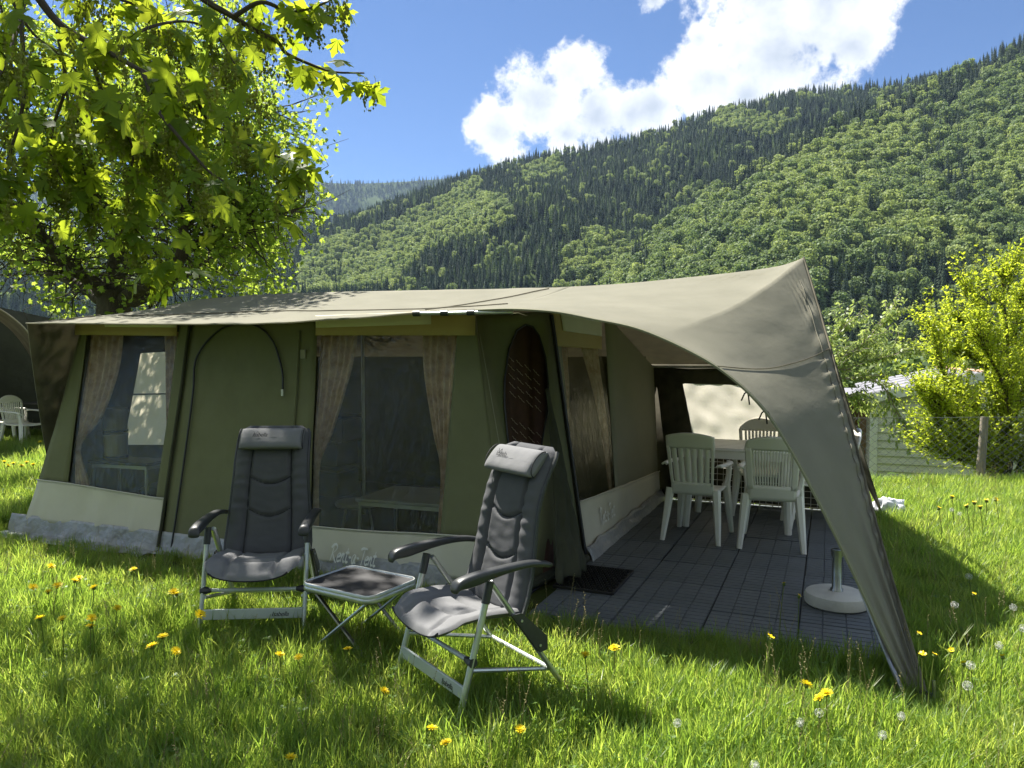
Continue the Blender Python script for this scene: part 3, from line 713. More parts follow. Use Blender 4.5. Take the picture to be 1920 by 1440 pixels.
    mb = MB(); mb.add(ow + hw, tessellate_polygon([ow, hw])); mb.build('side_wall', 'olive', T, solid=.003)
    mb = MB(); mb.grid(lambda i, j: lerp(lerp(hw[0], hw[1], i), lerp(hw[3], hw[2], i), j), 8, 8); sw = mb.build('side_window', 'back_panel', T)
    mb = MB(); mb.tube([hw[3].lerp(hw[0], .55), hw[2].lerp(hw[1], .55)], .008, 5); mb.build('seam', 'olive_grey', sw)

    # ---------------- fly sheet
    F0 = (-.375, -.1); PG = (2.07, -.49)
    front_px = [(50, 606), (200, 607), (350, 608), (500, 606), (640, 598), (780, 587), (890, 581)]
    fe = [vplane(u, v, (-4.6, -.1), (-.375, -.1)) for u, v in front_px]
    edge_px = [(890, 581), (960, 579), (1040, 584), (1110, 597), (1200, 617), (1300, 661), (1370, 706), (1430, 764), (1480, 838), (1540, 950), (1590, 1052), (1640, 1158), (1690, 1262), (1712, 1298)]
    E = [vplane(u, v, F0, PG) for u, v in edge_px]
    ridge_px = [(373, 561), (480, 553), (600, 548), (850, 543), (1000, 540), (1150, 533), (1300, 519), (1400, 508), (1460, 499), (1490, 490), (1506, 483)]
    RG = [vplane(u, v, (-4, 1.8), (1.48, 1.8)) for u, v in ridge_px]
    AP = RG[-1]
    right_px = [(1506, 483), (1532, 570), (1556, 655), (1600, 822), (1640, 978), (1690, 1150), (1733, 1296)]
    RE = [vplane(u, v, (AP.x, AP.y), PG) for u, v in right_px]
    Es = smooth_line(E, 90); RGs = smooth_line(RG, 90); REs = smooth_line(RE, 60); fes = smooth_line(fe, 60)
    def at_s(L, s): 
        xs = [p.x for p in L]; return Vector([float(np.interp(s, xs, [p[k] for p in L])) for k in range(3)])
    # front slope between ridge and eave
    def fr(i, j):
        a = poly_at(fes, i); s = a.x; lo_s = RG[0].x
        b = at_s(RGs, lerp(lo_s, -.375, i)); p = a.lerp(b, j)
        p.z += -.03 * math.sin(math.pi * j) * (1 + .4 * math.sin(i * 9)) + .006 * fnoise(s * 3, j * 5, 2)
        return p
    mb = MB(); mb.grid(fr, 60, 24)
    # wing: ruled between the swept eave and ridge plus right edge
    kr = [p for p in RGs if p.x > -.375]; kr = [at_s(RGs, -.375)] + kr
    def closest(L, u, v):
        best = min(range(len(L)), key=lambda i: (proj(W(*L[i]))[0] - u) ** 2 + (proj(W(*L[i]))[1] - v) ** 2); return best / (len(L) - 1)
    e_ap = closest(Es, 1240, 634); e_sm = closest(Es, 1345, 684); r_sm = closest(REs, 1551, 640)
    def Kc(i):
        if i < e_ap: return poly_at(kr, i / e_ap)
        if i < e_sm: return poly_at(REs, r_sm * (i - e_ap) / (e_sm - e_ap))
        return poly_at(REs, r_sm + (1 - r_sm) * (i - e_sm) / (1 - e_sm))
    def wing(i, j):
        k = int(i * 90); a = Es[k].lerp(Es[min(90, k + 1)], i * 90 - k); b = Kc(i); p = a.lerp(b, j); w = (b - a).length
        sag = .16 * math.sin(math.pi * j) * min(1, w / 1.6) * (1 if i > e_ap else .35 + .65 * i / e_ap)
        # folds that radiate from the apex and from the peg
        d = (p - AP).length; ang = math.atan2(p.z - AP.z, p.x - AP.x)
        ed = (1 - j) * w; f1 = math.sin((ed * 1.0 + d * .42) * 2 * math.pi / .085 + 1.5 * fnoise(d * 4, ed * 4)) * .011 * math.exp(-((d - .55) / .26) ** 2) * math.exp(-((ed - .20) / .13) ** 2)
        f2 = .015 * sstep(e_sm, e_sm + .1, i) * math.sin(j * 19 + fnoise(i * 3, j * 3) * 2) * math.sin(math.pi * min(1, w / .9)) 
        f3 = .012 * math.exp(-((j - .93) / .06) ** 2) * math.sin(i * 210) * sstep(e_ap, e_sm, i) * (1 - sstep(.8, .95, i))
        f4 = .010 * fnoise(p.x * 3, p.z * 6, p.y * 2)
        nrm_ = Vector((.15, -.75, .65))
        return p + Vector((0, .55, -.75)) * sag * .55 + nrm_ * (f1 + f2 + f3 + f4 * math.sin(math.pi * j) * math.sin(math.pi * min(.97, i + .02)))
    nb = MB(); nb.grid(wing, 210, 72)
    # rear slope
    def rear(i, j):
        s = lerp(-4.55, 1.42, i); a = at_s(RGs, max(s, RG[0].x)) if s < AP.x else AP
        if s < RG[0].x: a = Vector((s, 1.8, RG[0].z - .02))
        b = Vector((s, 3.72, 1.475)); p = a.lerp(b, j); p.z -= .03 * math.sin(math.pi * j) * (1 + .3 * math.sin(s * 5)); return p
    rb = MB(); rb.grid(rear, 60, 16)
    tri2 = MB(); rp2 = loc(ground(1656, 976)) + Vector((0, 0, .03)); rb1 = rear(1, 1)
    tri2.grid(lambda i, j: lerp(lerp(Vector(AP), rb1, i), rp2, j) + Vector((.05, 0, 0)) * math.sin(math.pi * i) * (1 - j), 10, 16)
    def b_(m, nm, lab=None):
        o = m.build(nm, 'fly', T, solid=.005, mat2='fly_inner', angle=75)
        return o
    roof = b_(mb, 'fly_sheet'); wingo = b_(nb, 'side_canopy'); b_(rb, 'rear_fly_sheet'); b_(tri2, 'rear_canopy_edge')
    # left end of the fly, hanging to the ground
    c0 = fe[0]
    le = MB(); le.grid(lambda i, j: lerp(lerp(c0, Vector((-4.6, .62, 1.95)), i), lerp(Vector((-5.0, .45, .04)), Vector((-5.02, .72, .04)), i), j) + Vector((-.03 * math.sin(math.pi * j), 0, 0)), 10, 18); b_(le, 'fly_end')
    # seams, hems, poles, straps
    def seam(fn, n, name='seam', r=.0045, mat='fly_inner', par=roof):
        m = MB(); m.tube([fn(k / n) for k in range(n + 1)], r, 5); return m.build(name, mat, par)
    up = Vector((0, -.004, .005))
    seam(lambda t: fr(lerp(.05, .98, t), .38) + up, 40); seam(lambda t: fr(lerp(.96, .84, t), lerp(.95, .30, t)) + up, 12); seam(lambda t: fr(t, .0) + Vector((0, -.004, 0)), 60, 'hem', .007, 'fly')
    wo = Vector((0, -.006, .006))
    seam(lambda t: wing(e_sm, t) + wo, 44, 'seam', .003, 'fly_inner', wingo)
    seam(lambda t: wing(lerp(e_ap + .02, .97, t), .92) + Vector((0, -.005, .003)), 120, 'seam', .0028, 'fly', wingo)
    seam(lambda t: wing(t, 0) + Vector((0, -.002, -.003)), 90, 'hem', .009, 'olive_grey', wingo)
    seam(lambda t: wing(lerp(e_ap, 1, t), 1) + Vector((.004, 0, 0)), 90, 'hem', .008, 'fly_inner', wingo)
    # eave pole with its clamps, ridge pole, rear pole and the prop beside the peg
    ev = vplane(786, 585, (-1, -.08), (0, -.08)); ev2 = vplane(965, 582, (-1, -.08), (0, -.08))
    ev.z -= .012; ev2.z -= .012; ev.y -= .03; ev2.y -= .03
    m = MB(); m.tube([ev, ev2], .012, 10); ep = m.build('eave_pole', 'aluminium', T)
    for k in (0, .3, .58):
        p = ev.lerp(ev2, k); d = (ev2 - ev).normalized(); m = MB(); m.tube([p - d * .025, p + d * .025], .018, 10); m.build('clamp', 'black_plastic', ep)
    m = MB(); m.tube([Vector((-4.4, 1.8, 2.12)), Vector((1.40, 1.8, 2.12)), AP - Vector((.03, 0, .03))], .016, 8); m.build('ridge_pole', 'aluminium', T)
    m = MB(); m.tube([Vector((-2.5, 1.8, 0)), Vector((-2.5, 1.8, 2.11))], .016, 8); m.build('upright_pole', 'aluminium', T)
    m = MB(); m.tube([Vector((-.1, 3.66, 1.45)), Vector((1.42, 3.68, 1.45))], .012, 8); m.build('rear_eave_pole', 'aluminium', T)
    g1 = loc(ground(1700, 1318)); g0 = vplane(1640, 1170, (1.7, -.2), (2.0, -.42))
    m = MB(); m.tube([g0 + (g0 - g1) * .5, g1], .011, 8); m.build('prop_pole', 'steel', T)
    pe = Es[-1]; pk = Vector((PG[0] + .05, PG[1] - .06, 0.0)); 
    for k in (-.018, .018):
        m = MB(); m.tube([REs[-1].lerp(pe, .5) + Vector((k, 0, .01)), pk + Vector((k * 2, 0, .03)), pk + Vector((k * 2, -.04, -.02))], .011, 6, flat=.35); st = m.build('peg_strap', 'strap_black', T)
        m = MB(); m.box((REs[-1].lerp(pe, .5) + Vector((k, 0, .01))).lerp(pk, .45), (.032, .02, .018)); m.build('buckle', 'black_plastic', st)
    m = MB(); m.tube([pk + Vector((0, .02, .10)), pk + Vector((.01, -.03, -.12))], .008, 6); m.build('tent_peg', 'steel', T)
    # rear awning wall: dark band, pale light-passing panel
    BW = Vector((0, 3.70, 0)); rpl = W(*BW)
    bpx = lambda u, v: loc(onplane(u, v, rpl, BX))
    pa = [bpx(1280, 719), bpx(1450, 724), bpx(1522, 850), bpx(1306, 850)]
    outer = [Vector((-.16, 3.70, 1.48)), Vector((1.42, 3.70, 1.48)), Vector((2.08, 3.70, .05)), Vector((-.06, 3.70, .05))]  # lower part added to darken the opening behind the wire grid
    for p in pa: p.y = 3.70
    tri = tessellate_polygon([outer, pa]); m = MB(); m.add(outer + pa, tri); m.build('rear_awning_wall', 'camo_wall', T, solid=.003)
    m = MB(); m.grid(lambda i, j: lerp(lerp(pa[0], pa[1], i), lerp(pa[3], pa[2], i), j) + Vector((0, .02 * fnoise(i * 7, j * 5, 3) - .004, 0)), 30, 16); aw = m.build('rear_awning_panel', 'back_panel', T, angle=80)
    aw['label'] = 'pale panel of the rear awning wall glowing in the sun'
    # tie cords on the swept eave
    for (u, v) in ((1397, 745), (1424, 775)):
        k = closest(Es, u, v); p = wing(k, 0); m = MB()
        for d in ((-.03, .01, -.05), (.01, .01, -.07), (.03, 0, -.04)): m.tube([p, p + Vector(d) * .5 + Vector((0, 0, .01)), p + Vector(d)], .004, 5)
        m.build('tie_cord', 'strap_black', T)
    return T
TENT = make_tent()

# ================================================================== terrace floor of plastic tiles
def make_floor():
    base = MB(); n = 4
    base.grid(lambda i, j: (lerp(.03, 2.06, i), lerp(-.27, 3.80, j), .008), 2, 2)
    fl = base.build('terrace_floor', 'rubber', None, smooth=False); fl.location = CA; fl.rotation_euler = (0, 0, TH); tag(fl, kind='structure')
    me = None; w = .5; gap = .004
    tile = MB(); rows, cols = 8, 4
    for r_ in range(rows):
        off = (.5 if r_ % 2 else 0) * (w / cols) * .0
        for c in range(cols):
            x0, x1 = c * w / cols + .0018, (c + 1) * w / cols - .0018; y0, y1 = r_ * w / rows + .0036, (r_ + 1) * w / rows - .0036
            x0 += gap if c == 0 else 0; x1 -= gap if c == cols - 1 else 0; y0 += gap if r_ == 0 else 0; y1 -= gap if r_ == rows - 1 else 0
            e = .0016; z0, z1 = .001, .0185
            tile.add([(x0, y0, z0), (x1, y0, z0), (x1, y1, z0), (x0, y1, z0), (x0 + e, y0 + e, z1), (x1 - e, y0 + e, z1), (x1 - e, y1 - e, z1), (x0 + e, y1 - e, z1)],
                     [(0, 1, 5, 4), (1, 2, 6, 5), (2, 3, 7, 6), (3, 0, 4, 7), (4, 5, 6, 7)])
    tile.add([(.004, .004, .012), (.496, .004, .012), (.496, .496, .012), (.004, .496, .012)], [(0, 1, 2, 3)])
    t0 = tile.build('floor_tile', 'floor_tile', fl, smooth=False); me = t0.data; k = 0
    for i in range(4):
        for j in range(8):
            o = t0 if k == 0 else bpy.data.objects.new('floor_tile', me)
            if k: COL.objects.link(o); o.parent = fl
            o.location = (.03 + i * .5 + rng.normal(0, .0015), -.25 + j * .5 + rng.normal(0, .0015), .008 + abs(rng.normal(0, .0015))); o.rotation_euler = (rng.normal(0, .003), rng.normal(0, .003), rng.normal(0, .003)); k += 1
make_floor()
FZ = .027

def make_doormat():
    m = thing('doormat', 'black rubber ring doormat lying on the tiles by the doorway', 'doormat', W(.21, .57, FZ), TH)
    fr = MB(); w, d = .40, .55
    for a, b in (((-w / 2, -d / 2), (w / 2, -d / 2)), ((w / 2, -d / 2), (w / 2, d / 2)), ((w / 2, d / 2), (-w / 2, d / 2)), ((-w / 2, d / 2), (-w / 2, -d / 2))): fr.bar((a[0], a[1], .009), (b[0], b[1], .009), .016, .018)
    fr.build('rim', 'rubber', m, bevel=.003)
    g = MB()
    for i in range(10):
        for j in range(14):
            cx = -w / 2 + .02 + (i + .5 * (j % 2)) * .037; cy = -d / 2 + .022 + j * .039
            if cx > w / 2 - .012: continue
            g.lathe([(.0155, 0), (.0155, .016), (.0105, .018), (.0105, 0)], 8, (cx, cy, .001))
    g.build('ring_lattice', 'rubber', m)['kind'] = 'stuff'
make_doormat()

def make_parasol_base():
    p = ground(1568, 1142); l = loc(p)
    b = thing('parasol_base', 'round pale concrete parasol base with steel tube on the tiles', 'parasol base', W(l.x, l.y, FZ), TH)
    d = MB(); d.lathe([(0, .0), (.168, .0), (.183, .012), (.185, .055), (.178, .075), (.15, .086), (.05, .09), (0, .09)], 40)
    for i, v in enumerate(d.v): 
        q = 1 + .015 * fnoise(v[0] * 18, v[1] * 18, v[2] * 20); d.v[i] = (v[0] * q, v[1] * q, v[2])
    d.build('disc', 'concrete', b)
    t = MB(); t.lathe([(.0, .085), (.038, .085), (.036, .10), (.028, .11), (.026, .30), (.034, .302), (.034, .345), (.026, .347), (.024, .30), (0, .12)], 20)
    tb = t.build('tube', 'steel', b); k = MB(); k.tube([(.03, 0, .32), (.06, -.01, .32)], .008, 8); k.build('clamp_screw', 'steel', tb)
make_parasol_base()

# ================================================================== white plastic garden furniture
def monobloc(label, group, style, wide=.44):
    c = thing('garden_chair', label, 'chair', group=group)
    hw = wide / 2; SH = .42
    s = MB()      # seat: front at -y
    def seat(i, j):
        x = lerp(-hw, hw, i); y = lerp(-.22, .20, j)
        return (x * (1 - .08 * j), y, SH + .012 * (2 * i - 1) ** 2 - .02 * math.sin(math.pi * j) - .02 * max(0, .15 - j) / .15)
    s.grid(seat, 14, 12); s.build('seat', 'white_plastic', c, solid=.016)
    lean = .24
    def bk(x, z): return Vector((x, .19 + (z - SH) * lean + .35 * x * x * -1 + .03, z))
    zt = .90; n = 20
    fr = MB(); bw = hw * .98
    if style == 'wide':      # six broad slats, a deep top rail
        fr.grid(lambda i, j: bk(lerp(-bw, bw, i), lerp(.785, zt + .012 - .03 * (2 * i - 1) ** 2, j)), 16, 6)
        fr.grid(lambda i, j: bk(lerp(-bw * .88, bw * .88, i), lerp(SH - .03, SH + .075, j)), 14, 4)
        for sg in (-1, 1): fr.grid(lambda i, j: bk(sg * lerp(lerp(.86, .86, j), lerp(.97, 1.0, j), i) * lerp(bw * .9, bw, j), lerp(SH + .05, .80, j)), 3, 10, sg < 0)
        sl = [(lerp(-.70, .70, k / 5), .040) for k in range(6)]; z0, z1 = SH + .06, .80
    elif style == 'fine':
        fr.grid(lambda i, j: bk(lerp(-bw, bw, i) * (1 - .10 * j * j), lerp(.80, zt + .01 - .035 * (2 * i - 1) ** 2, j)), 16, 6)
        fr.grid(lambda i, j: bk(lerp(-bw * .88, bw * .88, i), lerp(SH - .03, SH + .09, j)), 14, 4)
        for sg in (-1, 1): fr.grid(lambda i, j: bk(sg * lerp(.74, 1.0, i) * lerp(bw * .9, bw, j), lerp(SH + .06, .815, j)), 4, 10, sg < 0)
        sl = [(lerp(-.70, .70, k / 13), .013) for k in range(14)]; z0, z1 = SH + .075, .81
    else:                     # round top, narrow slats
        fr.grid(lambda i, j: bk(lerp(-bw, bw, i) * (1 - .05 * j), lerp(.775, zt - .09 * abs(2 * i - 1) ** 2.4, j)), 18, 5)
        fr.grid(lambda i, j: bk(lerp(-bw * .88, bw * .88, i), lerp(SH - .03, SH + .075, j)), 14, 4)
        for sg in (-1, 1): fr.grid(lambda i, j: bk(sg * lerp(.84, 1.0, i) * lerp(bw * .9, bw, j), lerp(SH + .05, .79, j)), 3, 10, sg < 0)
        sl = [(lerp(-.68, .68, k / 8), .022) for k in range(9)]; z0, z1 = SH + .06, .79
    fr.build('back_frame', 'white_plastic', c, solid=.018)
    for x, w in sl:
        m = MB(); m.grid(lambda i, j: bk(x * lerp(bw * .88, bw, j) + (i - .5) * w, lerp(z0, z1, j)), 2, 8); m.build('slat', 'white_plastic', c, solid=.012)
    for sg in (-1, 1):
        for f in (-1, 1):     # tapered L-section legs
            m = MB(); y0 = -.20 if f < 0 else .20; y1 = -.26 if f < 0 else .30; x0 = sg * hw * .95; x1 = sg * (hw + .03)
            m.tube([(x0, y0, SH + .01), (lerp(x0, x1, .5), lerp(y0, y1, .45), SH * .5), (x1, y1, 0)], [.037, .03, .021], 6); m.build('leg', 'white_plastic', c, angle=30)
        m = MB(); m.grid(lambda i, j: (sg * (hw + .015 + .055 * (i - .35) + .02 * math.sin(math.pi * j)), lerp(-.24, .27, j), .635 + .02 * j - .018 * (2 * i - 1) ** 2 - .03 * max(0, .12 - j) / .12), 5, 14, sg < 0); m.build('armrest', 'white_plastic', c, solid=.016)
        m = MB(); m.tube([(sg * (hw + .02), -.19, .63), (sg * (hw + .01), -.205, .5), (sg * hw * .97, -.20, SH)], [.026, .024, .03], 6); m.build('arm_post', 'white_plastic', c, angle=30)
    return c
def face(o, l, fz, ang):
    o.location = W(l[0], l[1], fz); o.rotation_euler = (0, 0, TH + ang)
p1 = loc(ground(1298, 1019, FZ)); p2 = loc(ground(1443, 1034, FZ))
ca = monobloc('white plastic garden chair with six broad back slats at the white table', None, 'wide', .40); face(ca, (p1.x, p1.y + .30), FZ, math.pi - R(4))
cb = monobloc('white plastic garden chair with many thin back slats at the white table', None, 'fine', .42); face(cb, (p2.x, p2.y + .30), FZ, math.pi + R(2))
cc = monobloc('round-topped white plastic chair behind the white table, facing out', None, 'round', .42); face(cc, (1.05, 3.36), FZ, R(4))
cd = monobloc('white plastic armchair at the canopy end of the white table', None, 'round', .42); face(cd, (1.58, 2.86), FZ, -R(80))
def make_table():
    t = thing('garden_table', 'white plastic garden table under the canopy', 'table', W(.93, 2.80, FZ), TH)
    w, d, h = .95, .78, .72
    top = MB(); top.box((0, 0, h - .012), (w, d, .024)); tp = top.build('table_top', 'white_plastic', t, bevel=.01)
    for k in range(7):
        m = MB(); m.box((0, -d / 2 + .06 + k * (d - .12) / 6, h + .003), (w - .07, .088, .006)); m.build('slat', 'white_plastic', tp, bevel=.002)
    for x, y, l, wd in ((0, -d / 2 + .02, w - .04, .018), (0, d / 2 - .02, w - .04, .018)):
        m = MB(); m.box((x, y, h - .055), (l, wd, .07)); m.build('apron', 'white_plastic', t, bevel=.004)
    for x in (-1, 1):
        for y in (-1, 1):
            m = MB(); m.tube([(x * (w / 2 - .07), y * (d / 2 - .07), h - .02), (x * (w / 2 - .06), y * (d / 2 - .06), h * .5), (x * (w / 2 - .04), y * (d / 2 - .05), 0)], [.052, .042, .03], 8); m.build('leg', 'white_plastic', t, angle=25)
make_table()
def make_grid_panel():
    g = thing('wire_grid_panel', 'white wire grid panel standing under the rear awning wall', 'grid panel', W(.25, 3.64, FZ), TH)
    w, h = 1.45, .56
    m = MB()
    for a, b in (((0, 0), (w, 0)), ((0, h), (w, h)), ((0, 0), (0, h)), ((w, 0), (w, h))): m.tube([(a[0], 0, a[1] + .006), (b[0], 0, b[1] + .006)], .006, 6)
    m.build('frame', 'white_plastic', g)
    for k in range(1, 24):
        m = MB(); m.tube([(k * w / 24, 0, .006), (k * w / 24, 0, h)], .0028, 5); m.build('bar', 'white_plastic', g)
    for k in range(1, 9):
        m = MB(); m.tube([(0, .006, k * h / 9), (w, .006, k * h / 9)], .0028, 5); m.build('bar', 'white_plastic', g)
make_grid_panel()
def make_curb():
    m = MB(); m.grid(lambda i, j: Vector((lerp(.1, 2.0, i), 3.82 + .12 * j + .01 * fnoise(i * 9, j), .035 + .008 * fnoise(i * 12, j * 3))), 30, 3)
    o = m.build('stone_edging', 'concrete', None, solid=.03); o.location = CA; o.rotation_euler = (0, 0, TH); tag(o, 'pale stone edging strip behind the tiled floor', 'edging')
make_curb()

# ================================================================== camping recliners
def text_mesh(txt, size, name, mat, parent, mw, shear=.35):
    cu = bpy.data.curves.new(name, 'FONT'); cu.body = txt; cu.size = size; cu.shear = shear; cu.align_x = 'LEFT'; cu.space_character = .9
    o = bpy.data.objects.new(name, cu); COL.objects.link(o); bpy.context.view_layer.update()
    me = bpy.data.meshes.new_from_object(o.evaluated_get(bpy.context.evaluated_depsgraph_get())); COL.objects.unlink(o); bpy.data.objects.remove(o)
    me.transform(mw); me.materials.clear(); me.materials.append(MATS[mat]); me.name = name
    q = bpy.data.objects.new(name, me); COL.objects.link(q); q.parent = parent; return q
def recliner():
    c = thing('camping_recliner', 'x', 'camping chair', group='padded camping recliners on the grass')
    JY, JZ = -.10, .585
    fy = lambda z: lerp(-.27, JY, z / JZ); ry = lambda z: lerp(.36, JY + .03, z / JZ)
    for sg in (-1, 1):
        m = MB(); m.tube([(sg * .275, fy(0), 0), (sg * .272, fy(JZ), JZ)], .0155, 10, flat=.8); lg = m.build('front_leg', 'aluminium', c)
        m = MB(); m.tube([(sg * .272, fy(.52), .52), (sg * .271, fy(.60), .61)], .019, 10); m.build('collar', 'black_plastic', lg)
        m = MB(); m.tube([(sg * .275, fy(0), -.005), (sg * .275, fy(.03), .03)], .0185, 10); m.build('foot_cap', 'black_plastic', lg)
        m = MB(); m.tube([(sg * .248, ry(0), 0), (sg * .248, ry(.60), .60)], .0155, 10, flat=.8); lg = m.build('rear_leg', 'aluminium', c)
        m = MB(); m.tube([(sg * .248, ry(0), -.005), (sg * .248, ry(.03), .03)], .0185, 10); m.build('foot_cap', 'black_plastic', lg)
        m = MB(); pr = [(ry(.44) - .018, .44), (ry(.44) + .03, .44), (ry(.27) + .045, .31), (ry(.25) + .03, .255), (ry(.25) - .01, .25)]
        m.add([(sg * (.262 + dx), y, z) for dx in (0, .016) for y, z in pr], [tuple(range(5)), tuple(range(9, 4, -1))] + [(i, (i + 1) % 5, 5 + (i + 1) % 5, 5 + i) for i in range(5)]); br = m.build('hinge_bracket', 'black_plastic', c, bevel=.003)
        for y, z in ((ry(.41) + .006, .41), (ry(.28) + .012, .28)):
            m = MB(); m.tube([(sg * .262, y, z), (sg * .283, y, z)], .006, 8); m.build('bolt', 'aluminium', br)
        m = MB(); m.tube([(sg * .262, fy(.25), .25), (sg * .235, ry(.14), .14)], .010, 8); m.build('side_rail', 'aluminium', c)
        # armrest: rounded section swept along a bent line
        A = MB(); pth = smooth_line([(sg * .285, -.285, .605), (sg * .287, -.255, .632), (sg * .287, -.16, .648), (sg * .285, 0, .655), (sg * .278, .12, .652), (sg * .27, .235, .628)], 24)
        def sec(i, j):
            k = int(round(j * 24)); p = pth[k]; a = 2 * math.pi * i; wd = .030 - .010 * j; th = lerp(.020, .013, j) * (1 if k > 1 else .8)
            cx = math.copysign(abs(math.cos(a)) ** .6, math.cos(a)); cy = math.copysign(abs(math.sin(a)) ** .6, math.sin(a))
            low = 1.0 if cy > 0 else 1.0 + 1.1 * math.exp(-((j - .36) / .16) ** 2)
            e = 1 if 0 < k < 24 else .55
            return (p.x + cx * wd * e, p.y, p.z + cy * th * low * e)
        A.grid(sec, 16, 24, True); o = len(A.v) - 25 * 17; A.f += [tuple(range(0, 16)), tuple(range(24 * 17 + 15, 24 * 17 - 1, -1))]; A.build('armrest', 'black_plastic', c, angle=60)
    m = MB(); z = .285; m.tube([(-.25, fy(z), z), (.25, fy(z), z)], .0105, 10); cb = m.build('cross_bar', 'alu_painted', c)
    for sg in (-1, 1):
        m = MB(); m.tube([(sg * .285, fy(z), z), (sg * .262, fy(z), z), (sg * .225, fy(z), z)], [.021, .022, .012], 8); m.build('bar_joint', 'black_plastic', cb)
    m = MB(); z = .165; m.box((0, fy(z) - .004, z), (.535, .012, .056)); fp = m.build('foot_plate', 'alu_painted', c, bevel=.003)
    text_mesh('Isabella', .036, 'lettering', 'stitch', fp, Matrix.Translation((.10, fy(z) - .0115, z - .014)) @ Matrix.Rotation(R(90), 4, 'X'))
    m = MB(); m.tube([(-.24, ry(.14), .14), (.24, ry(.14), .14)], .010, 8); m.build('cross_bar', 'alu_painted', c)
    m = MB(); m.tube([(-.262, .085, .395), (-.22, .075, .405), (.22, .075, .405), (.262, .085, .395)], .0115, 10); m.build('cross_bar', 'aluminium', c)
    # backrest frame and cushion, reclined
    lean = R(19); Lb = .775; B0 = Vector((0, .085, .40)); bu = Vector((0, math.sin(lean), math.cos(lean))); bn = Vector((0, -math.cos(lean), math.sin(lean)))
    def hw_(q):
        return interp([(0, .238), (.10, .242), (.35, .228), (.6, .212), (.82, .208), (.93, .206), (.97, .19), (1, .155)], q)
    bow = lambda q: .03 * math.sin(q * 3.1) - .02 * math.sin(q * 6.3)
    def quilt(x, q, w):
        d = 1.0
        for sx in (-.125 + .03 * (q - .4), .125 - .03 * (q - .4)): d = min(d, 1 - .85 * math.exp(-((x - sx) / .011) ** 2))
        if abs(x) < .125:
            for q0 in (.36, .60): d = min(d, 1 - .8 * math.exp(-((q - (q0 - .07 * math.cos(x / .125 * 1.45))) / .012) ** 2))
        return d
    def cush(front):
        def fn(i, j):
            q = j; w = hw_(q); p = 2 * i - 1; x = p * w
            edge = (1 - abs(p) ** 6) ** .5 if abs(p) < 1 else 0; edge *= min(1, (1 - q) / .03 if q > .97 else 1) ** .5 * min(1, q / .02 if q < .02 else 1) ** .5
            th = (.024 + .010 * (abs(p) > .6) * math.sin(math.pi * min(1, (abs(p) - .6) / .4))) * quilt(x, q, w) * edge
            th += .003 * fnoise(x * 14, q * 24, 1) * edge + .004 * edge * (abs(p) > .55) * math.sin(q * 75 + 2 * fnoise(q * 9, p)) * sstep(.25, .4, q) * (1 - sstep(.75, .85, q))
            return B0 + bu * (q * Lb) + bn * (bow(q) + (th if front else -.018 * edge)) + Vector((x, 0, 0))
        return fn
    m = MB(); m.grid(cush(True), 60, 90, False); m.grid(cush(False), 20, 20, True); bk = m.build('backrest', 'charcoal', c, angle=75)
    def onback(x, q, h): return B0 + bu * (q * Lb) + bn * (bow(q) + h) + Vector((x, 0, 0))
    for sx in (-1, 1):
        m = MB(); m.tube([onback(sx * (.125 - .03 * (q - .4)), q, .006) for q in np.linspace(.02, .84, 24)], .0028, 5); m.build('stitch_line', 'stitch', bk)
        m = MB(); m.tube([onback(sx * (hw_(q) + .002), q, -.006) for q in np.linspace(.0, .97, 30)], .011, 8); m.build('back_tube', 'black_plastic', bk)
    for q0 in (.36, .60):
        m = MB(); m.tube([onback(x, q0 - .07 * math.cos(x / .125 * 1.45), .007) for x in np.linspace(-.12, .12, 20)], .0028, 5); m.build('stitch_line', 'stitch', bk)
    # headrest pillow with straps
    def pil(i, j):
        a = 2 * math.pi * i; p = 2 * j - 1; e = (1 - abs(p) ** 8) ** .35 if abs(p) < 1 else 0
        cx = math.copysign(abs(math.cos(a)) ** .62, math.cos(a)); cy = math.copysign(abs(math.sin(a)) ** .62, math.sin(a))
        return onback(p * .185, .872 + cy * .088 * lerp(.93, 1, e), .052 + cx * .040 * e - .012 * cy * 1 + .0012 * fnoise(p * 5, a) * e)
    m = MB(); m.grid(pil, 32, 40); hr = m.build('headrest', 'charcoal_light', c, angle=75)
    for q in (.835, .905):
        m = MB(); m.grid(lambda i, j: onback(lerp(-1, 1, i) * (hw_(q) + .006), q - .014 + .028 * j, .03 - .045 * abs(2 * i - 1) ** 8), 24, 1); m.build('strap', 'strap_black', hr, solid=.002)
    for sg in (-1, 1):
        m = MB(); m.tube([onback(sg * .186, .872 + .082 * math.sin(a), .05 + .036 * math.cos(a)) for a in np.linspace(-1.6, 1.6, 12)], .003, 5); m.build('piping', 'stitch', hr)
    mw = Matrix.Translation(onback(-.105, .876, .0965)) @ Matrix((Vector((1, 0, 0)), bu, bn)).transposed().to_4x4()
    text_mesh('Isabella', .034, 'lettering', 'stitch', hr, mw)
    m = MB(); m.tube([onback(-.10 + .012 * k, .876 + (.018 if k % 2 else .045), .0955) for k in range(4)], .0012, 4); m.build('emblem', 'stitch', hr)
    m = MB(); m.grid(lambda i, j: onback(.15 + .03 * i, -.012 + .02 * j, .012), 1, 1); m.build('care_tag', 'red_tag', bk, solid=.001)
